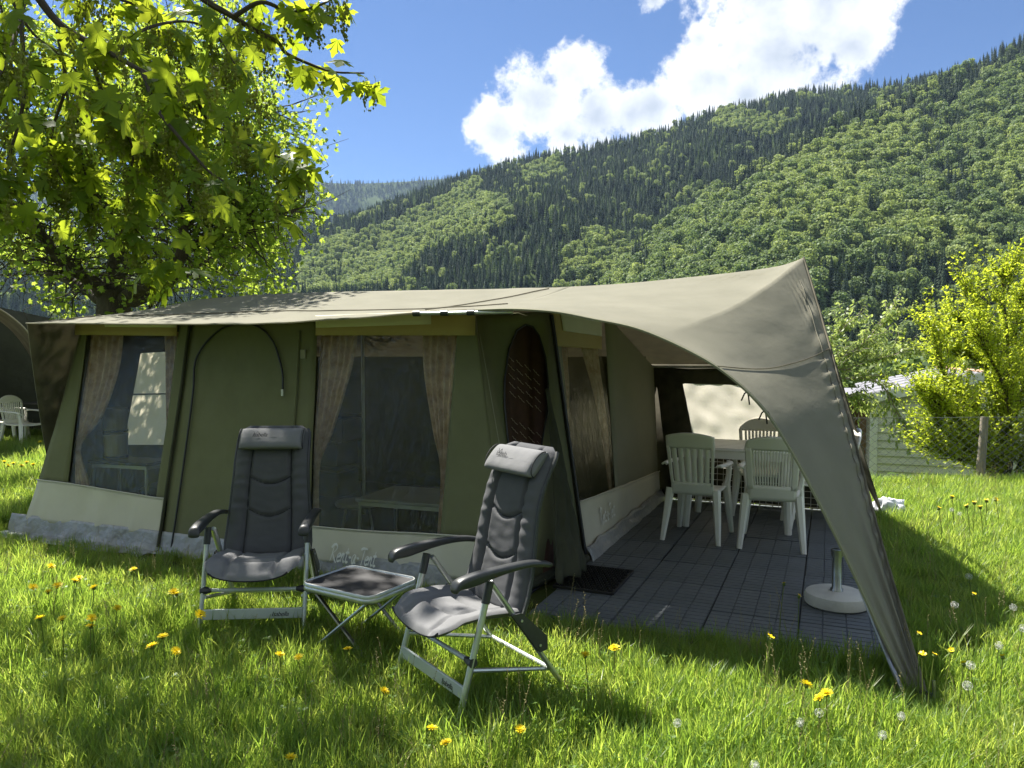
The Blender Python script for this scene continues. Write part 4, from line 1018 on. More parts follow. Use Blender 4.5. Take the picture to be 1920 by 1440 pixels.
    # seat cushion
    def seat(front):
        def fn(i, j):
            p = 2 * i - 1; y = lerp(.10, -.315, j); w = lerp(.232, .25, min(1, j * 1.6)) * (1 - .18 * sstep(.8, 1, j)); x = p * w
            z = .405 + .022 * sstep(0, .5, j) - .042 * sstep(.72, 1, j) + .045 * abs(p) ** 2.4 * (1 - .2 * j) - .015
            e = max(0, 1 - abs(p) ** 8) ** .5 * min(1, (1 - j) / .04) ** .5 * min(1, j / .03) ** .5
            d = 1 - .7 * math.exp(-((x - .13) / .012) ** 2) - .7 * math.exp(-((x + .13) / .012) ** 2)
            if abs(x) < .13:
                for q0 in (.34, .66): d = min(d, 1 - .6 * math.exp(-((j - q0) / .03) ** 2))
            return Vector((x, y, z + (.026 * d * e + .004 * fnoise(x * 12, y * 12, 3) * e if front else -.016 * e)))
        return fn
    m = MB(); m.grid(seat(True), 44, 44, False); m.grid(seat(False), 16, 16, True); st = m.build('seat', 'charcoal_light', c, angle=75)
    m = MB(); m.tube([seat(False)(i, .985) + Vector((0, -.003, .006)) for i in np.linspace(0, 1, 20)], .005, 6); m.build('piping', 'stitch', st)
    return c
rc = recliner(); bpy.context.view_layer.update()
rc2 = copy_tree(rc)
a = ground(460, 1213)
rc['label'] = 'padded camping recliner in shade, facing out squarely before the zipped tent door'
rc.location = (a.x + .01, a.y + .27, 0); rc.rotation_euler = (0, 0, R(4))
rc2['label'] = 'sunlit padded camping recliner turned sideways before the arched doorway'
f1, f2 = ground(726, 1300), ground(866, 1368)
mid = (f1 + f2) / 2; ang = math.atan2(f2.y - f1.y, f2.x - f1.x) - R(12)
rc2.rotation_euler = (0, 0, ang); dirf = Vector((math.sin(ang), -math.cos(ang), 0)); rc2.location = (mid - dirf * .27)[:2] + (0,)

def make_side_table():
    h = .385
    P = [ground(u, v, h) for u, v in ((577, 1094), (655, 1060), (766, 1083), (703, 1121))]
    ctr = sum(P, Vector()) / 4; ax = ((P[3] - P[0]) + (P[2] - P[1])); ang = math.atan2(ax.y, ax.x)
    t = thing('folding_side_table', 'low folding side table with black top between the two recliners', 'side table', (ctr.x, ctr.y, 0), ang)
    w, d, r_ = .235, .185, .05
    loop = []
    for k in range(32):
        a = 2 * math.pi * k / 32; sx = 1 if math.cos(a) > 0 else -1; sy = 1 if math.sin(a) > 0 else -1
        loop.append((sx * (w - r_) + math.cos(a) * r_, sy * (d - r_) + math.sin(a) * r_))
    loop = [p for i, p in enumerate(loop)]
    m = MB(); n = 32
    prof = [(-.006, h - .006), (.0, h + .004), (.005, h + .004), (.008, h - .001), (.008, h - .012), (.005, h - .014), (.008, h - .017), (.008, h - .036), (.002, h - .042), (-.006, h - .042)]
    vs = []
    for (x, y) in loop:
        nn = Vector((x, y)); c0 = Vector((math.copysign(max(0, abs(x) - 1e-9), x), y))
        cx = max(-(w - r_), min(w - r_, x)); cy = max(-(d - r_), min(d - r_, y)); dv = Vector((x - cx, y - cy)).normalized()
        for o, z in prof: vs.append((x + dv.x * o, y + dv.y * o, z))
    k = len(prof); m.add(vs, [(i * k + j, ((i + 1) % n) * k + j, ((i + 1) % n) * k + (j + 1) % k, i * k + (j + 1) % k) for i in range(n) for j in range(k)]); m.build('rim', 'aluminium', t, angle=50)
    m = MB(); m.add([(x * .985, y * .98, h - .003) for x, y in loop], [tuple(range(n))]); m.build('table_top', 'table_black', t, smooth=False, solid=.008)
    for sy in (-1, 1):
        for sx in (-1, 1):
            y = sy * (d - .03) - (.02 * sx); m = MB(); m.tube([(sx * (w - .03), y, h - .04), (-sx * (w - .01), y, 0)], .0115, 8, flat=.75); m.build('leg', 'aluminium' if sx > 0 else 'steel', t)
make_side_table()

# ================================================================== inside the tent
def inside():
    def camp_table(name, label, l, w, d, h, rz, top):
        t = thing(name, label, 'table', W(l[0], l[1], .02), TH + rz)
        m = MB(); m.box((0, 0, h), (w, d, .025)); m.build('table_top', top, t, bevel=.006)
        m = MB(); m.box((0, 0, h - .03), (w - .04, d - .04, .03)); m.build('frame', 'alu_painted', t)
        for x in (-1, 1):
            for y in (-1, 1): m = MB(); m.tube([(x * (w / 2 - .03), y * (d / 2 - .03), h - .03), (x * (w / 2 - .02), y * (d / 2 - .02), 0)], .013, 8); m.build('leg', 'alu_painted', t)
    camp_table('camping_table', 'low grey camping table inside the tent behind the wide window', (-1.15, .78), 1.05, .62, .44, R(3), 'table_grey')
    camp_table('kitchen_stand', 'pale kitchen stand inside the tent behind the small window', (-4.08, .50), .66, .34, .60, R(4), 'dark_box')
    p = W(-4.28, .50, .66)
    for k in range(2):
        c = thing('storage_tub', ('lower' if k == 0 else 'upper') + ' pale slatted tub of the two stacked on the kitchen stand', 'tub', (p.x, p.y, .635 + k * .23), 0)
        m = MB(); m.lathe([(0, 0), (.09, 0), (.098, .01), (.10, .2), (.104, .205), (.104, .225), (0, .225)], 18); m.build('body', 'pale_wood', c)
        m = MB(); m.lathe([(.101, .012), (.104, .012), (.104, .03), (.101, .03)], 18); m.build('hoop', 'dark_box', c)
    for k, (s, t, z, w) in enumerate(((-3.55, 2.6, 0, .6), (-3.5, 2.6, .33, .5), (-3.35, 2.6, .6, .35))):
        o = thing('storage_crate', ('lowest dark crate of the stack', 'middle dark crate of the stack', 'topmost dark crate of the stack')[k] + ' inside the tent against the pale rear window', 'crate', W(s, t, .02 + z), TH)
        m = MB(); m.box((0, 0, .13), (w, .4, .26)); m.build('body', 'dark_box', o, bevel=.012); m = MB(); m.box((0, 0, .28), (w + .02, .42, .03)); m.build('lid', 'dark_box', o, bevel=.008)
    b = thing('camp_bed', 'low dark camp bed inside the tent below the small window', 'bed', W(-3.9, 1.0, .02), TH)
    m = MB(); m.grid(lambda i, j: (lerp(-.55, .55, i), lerp(-.14, .3, j), .30 + .02 * math.sin(i * 9) - .05 * (2 * j - 1) ** 2), 20, 8); m.build('mattress', 'navy_cloth', b, solid=.12)
    for x in (-.5, .5):
        m = MB(); m.tube([(x, -.12, 0), (x, -.12, .24)], .012, 6); m.build('leg', 'steel', b); m = MB(); m.tube([(x, .28, 0), (x, .28, .24)], .012, 6); m.build('leg', 'steel', b)
    for k, (s, t) in enumerate(((-1.75, .62), (-1.0, 1.45))):
        st = thing('camp_stool', ('grey round camp stool beside the low table inside the tent', 'grey round camp stool behind the low table inside the tent')[k], 'stool', W(s, t, .02), TH)
        m = MB(); m.lathe([(0, .36), (.17, .36), (.18, .375), (.17, .395), (0, .40)], 24); m.build('seat', 'table_grey', st)
        for q in range(3): a = q * 2.1; m = MB(); m.tube([(.1 * math.cos(a), .1 * math.sin(a), .36), (.17 * math.cos(a), .17 * math.sin(a), 0)], .01, 6); m.build('leg', 'alu_painted', st)
inside()

# ================================================================== beyond the tent: mobile home, veranda, fence
def make_mobile_home():
    h0 = pix(1637, 742, 14.0); gx, gy = h0.x, h0.y; zg = gz(gx, gy + 1) - .1
    H = thing('mobile_home', 'pale green clapboard mobile home with grey roof beyond the wire fence', 'mobile home', (gx, gy, zg), TH)
    zw = h0.z - zg; wd, ln, rise = 3.7, 7.0, .42
    top = lambda x: zw + rise * (1 - abs(x - wd / 2) / (wd / 2))
    core = MB(); core.add([(.03, .04, 0), (wd - .03, .04, 0), (wd - .03, .04, top(wd) - .02), (wd / 2, .04, top(wd / 2) - .02), (.03, .04, top(0) - .02), (.03, ln, 0), (wd - .03, ln, 0), (wd - .03, ln, zw - .02), (wd / 2, ln, zw + rise - .02), (.03, ln, zw - .02)],
        [(0, 1, 2, 3, 4), (9, 8, 7, 6, 5), (0, 4, 9, 5), (1, 6, 7, 2)]); wall = core.build('wall', 'siding', H, smooth=False)
    bh = .145; n = int((zw + rise) / bh)
    for k in range(n):
        z0 = k * bh; z1 = z0 + bh + .012; x0, x1 = .06, wd - .06
        if z1 > zw:      # gable boards shorten towards the ridge
            q = (z1 - zw) / rise * wd / 2; x0 += q; x1 -= q
        if x1 - x0 < .2: break
        m = MB(); m.add([(x0, -.012, z0), (x1, -.012, z0), (x1, .022, z1), (x0, .022, z1), (x0, .04, z0), (x1, .04, z0)], [(0, 1, 2, 3), (0, 4, 5, 1)]); m.build('clapboard', 'siding', wall, smooth=False)
        if z1 <= zw:
            m = MB(); m.add([(.012, ln, z0), (.012, .06, z0), (.032, .06, z1), (.032, ln, z1)], [(0, 1, 2, 3)]); m.build('clapboard', 'siding', wall, smooth=False)
    for x in (.02, wd - .02):
        m = MB(); m.box((x, .015, zw / 2), (.13, .07, zw)); m.build('corner_board', 'white_paint', H, bevel=.004)
    for k, x in enumerate((1.35, 2.5)):
        m = MB(); m.box((x, .0, .98), (.62, .05, .8)); w = m.build('window', 'white_paint', H, bevel=.004)
        m = MB(); m.box((x, -.024, .98), (.5, .02, .68)); m.build('pane', 'dark_box', w)
    ov = .12; sl = rise / (wd / 2)
    for sg in (0, 1):
        e = -ov if sg == 0 else wd + ov; ze = zw - ov * sl
        m = MB(); m.grid(lambda i, j: (lerp(e, wd / 2, i), lerp(-ov, ln, j), lerp(ze, zw + rise, i) + .03), 4, 6, sg == 1); rf = m.build('roof', 'roof_felt', H, solid=.04, smooth=False)
        for j in range(5):
            m = MB(); y = .4 + j * 1.3; m.tube([(lerp(e, wd / 2, i), y, lerp(ze, zw + rise, i) + .034) for i in (0, .5, 1)], .012, 4); m.build('felt_joint', 'roof_felt', rf)
        m = MB(); m.bar((e, -ov - .015, ze - .03), (wd / 2, -ov - .015, zw + rise - .03), .03, .17); m.build('fascia', 'white_paint', H)
    m = MB(); m.tube([(wd / 2, -ov, zw + rise + .04), (wd / 2, ln, zw + rise + .04)], .03, 6); m.build('ridge_cap', 'terracotta', H)
    # timber veranda along its side
    V = thing('timber_veranda', 'brown timber veranda posts and roof beside the mobile home', 'veranda', (gx, gy, zg), TH)
    for y in (.15, 2.6):
        m = MB(); m.box((-.17, y, (zw - .1) / 2), (.13, .13, zw - .1)); m.build('post', 'brown_wood', V, bevel=.008)
    m = MB(); m.box((-1.1, 1.6, zw - .02), (2.2, 3.6, .07)); m.build('roof', 'roof_felt', V, bevel=.005)
    m = MB(); m.box((-1.1, 1.6, .12), (2.1, 3.4, .1)); m.build('deck', 'brown_wood', V)
    m = MB(); m.box((-1.1, 3.3, zw / 2), (2.1, .08, zw - .1)); m.build('rear_screen', 'grey_wood_wall', V)
    for k in range(2):
        c = thing('padded_deck_chair', ('white padded deck chair folded against the veranda post', 'white padded deck chair folded deeper in the timber veranda')[k], 'deck chair', H.matrix_basis @ Vector((-.42 - .3 * k, .35 + .5 * k, .17)), TH)
        m = MB(); m.grid(lambda i, j: (lerp(-.22, .22, i), .10 * j + .05 * math.sin(j * 22) * .3, lerp(.35, 1.25, j)), 6, 40); m.build('cushion', 'white_bag', c, solid=.07)
        for x in (-.23, .23): m = MB(); m.tube([(x, -.1, 0), (x, .14, 1.3)], .014, 6); m.build('frame', 'black_plastic', c)
    return H
make_mobile_home()
def make_fence():
    p = ground(1840, 906); fx = p.x; fyy = p.y
    F = thing('wire_fence', 'low chain-link fence on weathered round wooden posts at the meadow edge', 'fence', (fx, fyy, 0), 0)
    h = .80
    for x in (-5.2, -2.55, 0, 2.7):
        z0 = gz(fx + x, fyy); m = MB(); q = random.Random(int(x * 7)); lean = .02 if x == 0 else q.uniform(-.02, .02)
        m.tube([(x - lean, 0, z0 - .1), (x - lean * .3, .005, z0 + .3), (x + lean * .6, 0, z0 + .62), (x + lean, 0, z0 + .86)], [.052, .05, .046, .044], 14); m.build('post', 'wood_post', F, angle=50)
    m = MB(); sp = .115; x0, x1 = -5.2, 2.7; n = int((x1 - x0 + h) / sp)
    zb = .02
    for k in range(n + 8):
        for sg in (-1, 1):
            xs = x0 - h + k * sp if sg > 0 else x0 + k * sp
            a = (xs, -.052, zb); b = (xs + sg * h * 1.25, -.052 - .004 * sg, zb + h)
            a, b = Vector(a), Vector(b)
            if max(a.x, b.x) < x0 or min(a.x, b.x) > x1 or min(a.x, b.x) < x0 or max(a.x, b.x) > x1: continue
            m.tube([a, b], .0021, 3, False)
    m.build('wire_mesh', 'wire', F)['kind'] = 'stuff'
    for z in (zb + .01, zb + h):
        m = MB(); m.tube([(x0, -.055, z), (-1.3, -.055, z - .012), (0, -.055, z), (x1, -.055, z)], .003, 5); m.build('strand', 'wire', F)
make_fence()
def make_bag():
    p = ground(1672, 974); b = MB(); r = random.Random(2)
    def fn(i, j):
        a = 2 * math.pi * i; e = math.pi * j; d = Vector((math.cos(a) * math.sin(e) * .17, math.sin(a) * math.sin(e) * .11, .09 - math.cos(e) * .09))
        return d * (1 + .35 * fnoise(d.x * 14, d.y * 14, d.z * 14) + .15 * fnoise(d.x * 34, d.y * 34, 3)) + Vector((0, 0, .0))
    b.grid(fn, 40, 20, True); o = b.build('crumpled_bag', 'white_bag', None, angle=25); o.location = (p.x, p.y + .05, 0); tag(o, 'crumpled white plastic sheet lying in the grass at the rear canopy peg', 'plastic sheet')
make_bag()

# ================================================================== neighbouring tent
def make_neighbour():
    E2 = smooth_line([pix(*p) for p in ((-620, 500, 9.0), (-330, 492, 10.0), (-140, 516, 11.0), (-60, 545, 11.5), (0, 580, 11.9), (25, 597, 12.0), (48, 618, 12.15), (75, 655, 12.3), (105, 715, 12.5), (135, 790, 12.7), (158, 838, 12.8))], 50)
    o = E2[0].lerp(E2[-1], .6); o.z = 0
    N = thing('awning_tent', 'second tent standing further back with dark inside and white chairs under its canopy', 'tent', o)
    back = lambda p, k: p + Vector((-1.45, 1.9, -.08)) * k + Vector((0, 0, .10 * math.sin(k * 2.2) * min(1, p.z / 1.6)))
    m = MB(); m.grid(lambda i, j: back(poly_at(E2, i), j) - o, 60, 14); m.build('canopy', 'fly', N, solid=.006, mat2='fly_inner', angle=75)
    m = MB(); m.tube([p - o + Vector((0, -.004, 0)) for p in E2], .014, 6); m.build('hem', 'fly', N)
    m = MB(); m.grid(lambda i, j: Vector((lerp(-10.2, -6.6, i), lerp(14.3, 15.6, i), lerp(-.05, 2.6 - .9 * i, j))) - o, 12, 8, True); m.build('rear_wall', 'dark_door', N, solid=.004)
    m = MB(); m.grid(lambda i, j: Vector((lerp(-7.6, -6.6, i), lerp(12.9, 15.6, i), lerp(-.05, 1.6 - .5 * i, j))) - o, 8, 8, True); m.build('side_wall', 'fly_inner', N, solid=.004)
    m = MB(); m.grid(lambda i, j: Vector((lerp(-13.5, -10.2, i), lerp(10.8, 14.3, i), lerp(-.05, 2.6, j))) - o, 8, 8, True); m.build('side_wall', 'olive', N, solid=.004)
    return N
make_neighbour()
for k, (src, u, v, an, lab) in enumerate(((cc, 38, 842, R(70), 'white plastic chair under the second tent, turned to the tree'), (ca, 8, 835, R(95), 'white plastic chair with broad back slats under the second tent'))):
    n = copy_tree(src); n['label'] = lab; p = ground(u, v); n.location = (p.x, p.y + .1, gz(p.x, p.y)); n.rotation_euler = (0, 0, an)
def nb_table():
    p = ground(48, 836); t = thing('dark_table', 'dark folding table behind the chairs of the second tent', 'table', (p.x + .1, p.y + .75, gz(p.x, p.y)), TH)
    m = MB(); m.box((0, 0, .70), (1.1, .65, .03)); m.build('table_top', 'dark_box', t, bevel=.006)
    for x in (-.5, .5):
        for y in (-.28, .28): m = MB(); m.tube([(x, y, .69), (x, y, 0)], .014, 6); m.build('leg', 'dark_box', t)
nb_table()

# ================================================================== trees
MAPLE = [(0, 0), (.13, -.08), (.30, -.05), (.56, .06), (.45, .13), (.43, .21), (.28, .28), (.44, .38), (.53, .37), (.77, .62), (.58, .61), (.52, .70), (.38, .60), (.19, .52), (.23, .68), (.32, .72), (.18, .84), (.12, .98), (0, 1.12)]
def maple_leaf_mesh(name, curl, fold, seed):
    r = random.Random(seed); pts = MAPLE + [(-x, y) for x, y in MAPLE[-2:0:-1]]
    V = [(0, .32, 0)]
    for x, y in pts:
        x *= r.uniform(.95, 1.05); V.append((x, y, -fold * abs(x) - curl * (y - .3) ** 2 - .10 * x * x + r.uniform(-.015, .015)))
    n = len(pts); F = [(0, 1 + k, 1 + (k + 1) % n) for k in range(n)]
    # petiole
    V += [(.012, 0, 0), (-.012, 0, 0), (-.008, -.55, .10), (.008, -.55, .10)]; b = len(V) - 4; F += [(b, b + 1, b + 2), (b, b + 2, b + 3)]
    me = bpy.data.meshes.new(name); me.from_pydata(V, [], F); me.materials.append(MATS['maple_leaf']); return me
SMALL = [(0, 0), (.22, .02), (.45, .12), (.30, .30), (.52, .58), (.22, .58), (.12, .80), (0, 1.0)]
OVAL = [(0, 0), (.16, .2), (.22, .45), (.16, .75), (0, 1.0)]
def leaf_cloud(name, P, tip, nor, size, shape, mat, parent, fold=.15, curl=.2):
    """many small leaves as one mesh: base points, tip directions, normals"""
    P = np.asarray(P); tip = np.asarray(tip, float); nor = np.asarray(nor, float); size = np.asarray(size)[:, None, None]
    tip /= np.linalg.norm(tip, axis=1)[:, None] + 1e-9
    x = np.cross(tip, nor); x /= np.linalg.norm(x, axis=1)[:, None] + 1e-9; z = np.cross(x, tip)
    pts = shape + [(-a, b) for a, b in shape[-2:0:-1]]; T = np.array([(a, b, -fold * abs(a) - curl * b * b) for a, b in pts]); k = len(pts)
    V = P[:, None, :] + size * (T[None, :, 0:1] * x[:, None, :] + T[None, :, 1:2] * tip[:, None, :] + T[None, :, 2:3] * z[:, None, :])
    n = len(P)
    # two half blades folded along the midrib
    h = len(shape); right = list(range(h)); left = [0] + list(range(k - 1, h - 2, -1))
    tris = [(right[0], right[i], right[i + 1]) for i in range(1, h - 1)] + [(left[0], left[i + 1], left[i]) for i in range(1, len(left) - 1)]
    F = (np.arange(n) * k)[:, None, None] + np.array(tris)[None]
    return np_mesh(name, V.reshape(-1, 3), F.reshape(-1, 3), mat, parent)
def rand_dirs(n, up=0.0):
    d = rng.normal(size=(n, 3)); d[:, 2] += up; return d / np.linalg.norm(d, axis=1)[:, None]

# ---- field tree behind the tent
def make_field_tree():
    D = 9.3; base = pix(213, 575, D); bz = gz(base.x, base.y)
    T = thing('field_maple_tree', 'spreading green tree with thick forked trunk behind the tent', 'tree', (base.x, base.y, bz))
    o = Vector((base.x, base.y, bz)); L = lambda u, v, d=0: pix(u, v, D + d) - o
    limbs = [([(213, 578, 0), (213, 540, 0), (218, 500, .1), (222, 450, .2), (212, 415, .3), (188, 375, .3), (165, 320, .3), (150, 240, .2), (160, 150, 0), (155, 60, 0)], .15, .02),
             ([(216, 520, .1), (226, 470, .3), (222, 420, .8), (236, 360, 1.0), (262, 260, 1.1), (270, 150, 1.2), (275, 50, 1.1)], .10, .02),
             ([(208, 565, 0), (175, 530, -.2), (140, 508, -.4), (98, 470, -.6), (80, 440, -.7), (40, 380, -.9), (-20, 300, -1)], .105, .02),
             ([(200, 568, 0), (160, 542, .3), (110, 518, .6), (55, 495, .9), (0, 470, 1.0), (-80, 430, 1.1)], .085, .018),
             ([(225, 572, 0), (262, 540, -.3), (305, 520, -.5), (335, 495, -.6), (345, 440, -.7), (350, 395, -.6), (385, 345, -.5), (420, 260, -.3), (430, 130, -.2), (420, 0, 0)], .10, .018),
             ([(228, 573, 0), (285, 552, .3), (330, 520, .5), (385, 490, .8), (440, 468, 1.0), (510, 450, 1.1)], .075, .014),
             ([(340, 470, -.6), (400, 440, -.6), (470, 410, -.5), (540, 400, -.4)], .04, .01), ([(345, 405, -.6), (330, 330, -.9), (345, 230, -1), (330, 90, -1)], .05, .012),
             ([(188, 375, .3), (120, 330, .1), (60, 240, 0), (20, 120, 0), (0, -20, 0)], .055, .012), ([(222, 440, .3), (290, 380, .2), (360, 300, .3), (470, 240, .4), (520, 200, .5)], .05, .01)]
    trunk = MB(); trunk.tube(smooth_line([(0, 0, -.15), (.02, 0, .5), (.0, .0, 1.2), L(213, 578), L(213, 545)], 16), [.30] + [.24] * 3 + [.215] * 5 + [.2] * 4 + [.19] * 4, 16)
    for i, v in enumerate(trunk.v): q = 1 + .06 * fnoise(v[0] * 9, v[1] * 9, v[2] * 2); trunk.v[i] = (v[0] * q, v[1] * q, v[2])
    tr = trunk.build('trunk', 'bark', T); ends = []
    for pts, r0, r1 in limbs:
        ln = smooth_line([L(u, v, d) for u, v, d in pts], 40)
        for k in range(41): ln[k] += Vector((fnoise(k * .4, r0 * 50), fnoise(k * .4, 7, r0 * 50), fnoise(k * .4, 3, 9))) * .03
        m = MB(); m.tube(ln, [lerp(r0, r1, (k / 40) ** .8) * (1 + .10 * fnoise(k * .9, r0 * 99)) for k in range(41)], 12); m.build('limb', 'bark', T)
        for k in range(8, 41, 1): ends.append((ln[k], lerp(r0, r1, k / 40)))
    # twigs
    tw = MB(); tips = []; r = random.Random(5)
    for p, rad in ends:
        for q in range(3):
            d = Vector((r.gauss(0, 1), r.gauss(0, .8), r.gauss(.15, .7))).normalized(); ln = r.uniform(.35, 1.0)
            a = p.copy(); pts = [a.copy()]
            for s in range(4):
                d = (d + Vector((r.gauss(0, .25), r.gauss(0, .25), r.gauss(.02, .22)))).normalized(); a = a + d * ln / 4; pts.append(a.copy()); tips.append(a.copy())
            tw.tube(pts, [min(.014, rad * .5), .009, .007, .005, .003], 4, False)
            for e in range(3):
                d2 = (d + Vector((r.gauss(0, .8), r.gauss(0, .8), r.gauss(.1, .6)))).normalized(); b0 = pts[2 + e % 3]; tw.tube([b0, b0 + d2 * .16, b0 + d2 * .30], [.004, .003, .002], 3, False); tips += [b0 + d2 * .16, b0 + d2 * .24, b0 + d2 * .31]
    o2 = tw.build('twigs', 'bark_twig', T); o2['kind'] = 'stuff'
    # crown: uneven shell with gaps, leaves bunched at twig ends
    cz = 4.0 - bz; C = []
    tips = np.array([tuple(t) for t in tips]); sel = tips[rng.integers(0, len(tips), 31000)] + rng.normal(0, .07, (31000, 3))
    n2 = 2500; d = rand_dirs(n2); rad = rng.uniform(.35, 1.0, n2) ** .5
    sh = np.array([.2, .2, cz]) + d * rad[:, None] * np.array([2.45, 2.2, 2.6])
    keep = np.array([fnoise(p[0] * 1.5, p[1] * 1.5, p[2] * 1.7) > .04 for p in sh]); sh = sh[keep]
    P = np.concatenate([sel, sh]); q = ((P - np.array([.2, .2, cz])) / np.array([2.6, 2.3, 2.75])); inside = (q ** 2).sum(1) < 1.0 + .25 * np.array([fnoise(a[0] * 2, a[1] * 2, a[2] * 2) for a in P])
    low = (np.hypot(P[:, 0], P[:, 1]) < 1.5) & (P[:, 2] < 3.7) & (rng.random(len(P)) < .72)
    P = P[inside & (P[:, 2] > 2.05 - bz) & ~low]
    n = len(P); tip = rand_dirs(n, -.5); nor = rand_dirs(n, .8)
    o3 = leaf_cloud('crown', P, tip, nor, rng.uniform(.045, .085, n), SMALL, 'field_leaf', T); o3['kind'] = 'stuff'
make_field_tree()

# ---- maple whose boughs hang into the view
def make_maple():
    base = Vector((-4.9, 2.3, 0)); T = thing('maple_tree', 'maple with large lobed leaves and hanging flower tassels, boughs overhead', 'tree', base)
    o = base; L = lambda u, v, d: pix(u, v, d) - o
    tr = MB(); tr.tube(smooth_line([(0, 0, -.1), (.05, .0, 1.0), (.0, .1, 2.0), (.1, .05, 3.0), (.2, .1, 4.2), (.1, .2, 6.0)], 24), [lerp(.24, .07, k / 24) for k in range(25)], 14); tr.build('trunk', 'bark', T)
    B = [([(54, -30, 3.0), (108, 42, 3.0), (167, 79, 3.0), (221, 108, 2.95), (267, 133, 2.9), (317, 152, 2.9), (362, 152, 2.9)], .017), ([(330, -50, 2.9), (383, 0, 2.9), (433, 29, 2.95), (479, 58, 3.0), (521, 79, 3.05), (537, 100, 3.1), (583, 121, 3.15), (625, 135, 3.2), (683, 137, 3.25)], .014),
         ([(440, 30, 2.95), (490, 4, 2.95), (542, 21, 3.0), (592, 12, 3.05), (640, -10, 3.1)], .010), ([(167, 85, 3.0), (187, 160, 3.0), (208, 208, 3.0), (250, 279, 3.05), (237, 350, 3.1), (243, 400, 3.1)], .009),
         ([(267, 133, 2.9), (292, 200, 2.8), (333, 254, 2.75), (387, 317, 2.7), (420, 340, 2.7)], .009), ([(362, 152, 2.9), (387, 221, 3.0), (458, 267, 3.05), (533, 298, 3.1), (565, 300, 3.1)], .009),
         ([(108, 60, 3.0), (123, 158, 3.05), (100, 237, 3.1), (96, 292, 3.1), (121, 345, 3.1)], .008), ([(190, 150, 3.1), (254, 229, 3.1), (317, 298, 3.1)], .007), ([(40, 40, 2.9), (45, 180, 2.8), (19, 287, 2.8), (4, 345, 2.8)], .009),
         ([(54, -30, 3.0), (30, 60, 2.7), (10, 120, 2.6), (-40, 200, 2.5)], .010), ([(221, 108, 2.95), (260, 60, 3.1), (340, 40, 3.3), (400, 60, 3.4), (440, 120, 3.4)], .008), ([(60, -20, 3.0), (190, -10, 3.3), (300, 30, 3.6), (360, 90, 3.7)], .009),
         ([(0, -40, 3.4), (60, 60, 3.5), (140, 130, 3.6), (200, 250, 3.6)], .008), ([(237, 350, 3.1), (250, 420, 3.1), (280, 460, 3.15), (305, 490, 3.15)], .005), ([(121, 160, 3.1), (150, 280, 3.2), (165, 350, 3.2), (175, 395, 3.2)], .006)]
    # the boughs reach back to the trunk
    main = MB(); main.tube(smooth_line([(.05, .05, 3.2), L(-420, -120, 2.8), L(-200, -110, 3.0), L(54, -30, 3.0)], 30), [lerp(.07, .018, k / 30) for k in range(31)], 10); main.build('bough', 'bark', T)
    main = MB(); main.tube(smooth_line([(.08, .05, 3.5), L(-300, -260, 2.8), L(60, -200, 2.9), L(330, -50, 2.9)], 30), [lerp(.06, .015, k / 30) for k in range(31)], 10); main.build('bough', 'bark', T)
    spots = []
    for pts, r0 in B:
        ln = smooth_line([L(*p) for p in pts], 24)
        m = MB(); m.tube(ln, [lerp(r0, .0035, k / 24) for k in range(25)], 7); m.build('branch', 'bark_twig', T)
        for k in range(4, 25): spots.append((ln[k], (ln[k] - ln[max(0, k - 2)]).normalized(), k))
    mesh = [maple_leaf_mesh('leaf', .12 + .1 * (k % 3), .10 + .12 * (k % 2), k) for k in range(6)]
    r = random.Random(11); n = 0; tass = []
    cand = []
    for p, d, k in spots:
        for q in range(1 if k < 24 else 5): cand.append((p, d))
    r.shuffle(cand)
    big = [(290, 165, 2.5), (260, 190, 2.5), (330, 120, 2.45), (480, 160, 2.6), (170, 150, 2.45), (380, 345, 2.55), (410, 375, 2.6), (350, 325, 2.5), (60, 160, 2.4), (30, 90, 2.4), (100, 120, 2.5), (20, 220, 2.5), (400, 120, 2.6), (90, 400, 2.7), (60, 380, 2.7), (20, 360, 2.6), (30, 410, 2.7), (340, 60, 2.6), (230, 60, 2.6), (130, 200, 2.6), (440, 200, 2.7), (450, 90, 2.7), (520, 340, 2.9), (310, 240, 2.7), (250, 40, 2.7), (30, 30, 2.5), (150, 20, 2.7)]
    extra = [(L(*b), Vector((0, 0, -1))) for b in big]
    seq = [(p, d, 1.1) for p, d in extra] + [(p, d, 1.0) for p, d in cand]
    for p, d, sc in seq:
        if n >= 300: break
        o_ = bpy.data.objects.new('leaf', mesh[r.randrange(6)]); COL.objects.link(o_); o_.parent = T
        side = Vector((r.gauss(0, 1), r.gauss(0, 1), r.gauss(-.1, .4))).normalized()
        tip = (side * .75 + d * .4 + Vector((0, 0, -.75 + r.gauss(0, .25)))).normalized(); nor = (Vector((r.gauss(0, .55), r.gauss(-.35, .5), .8))).normalized()
        x = tip.cross(nor).normalized(); z = x.cross(tip); s = r.uniform(.050, .092) * sc
        M = Matrix((x, tip, z)).transposed().to_4x4(); bp = p + (side * .7 + Vector((0, 0, -.3))) * (.03 + s * .45)
        o_.matrix_local = Matrix.Translation(bp) @ M @ Matrix.Scale(s, 4); n += 1
        if r.random() < .55: tass.append(p.copy())
    # the rest of the leaves of these boughs and of the crown above the frame
    P = []; r2 = random.Random(4)
    for p, d, k in spots:
        if k % 2:
            P.append(p + Vector((r2.gauss(0, .09), r2.gauss(.06, .12), r2.gauss(.0, .08))))
    P = np.array([tuple(p) for p in P])
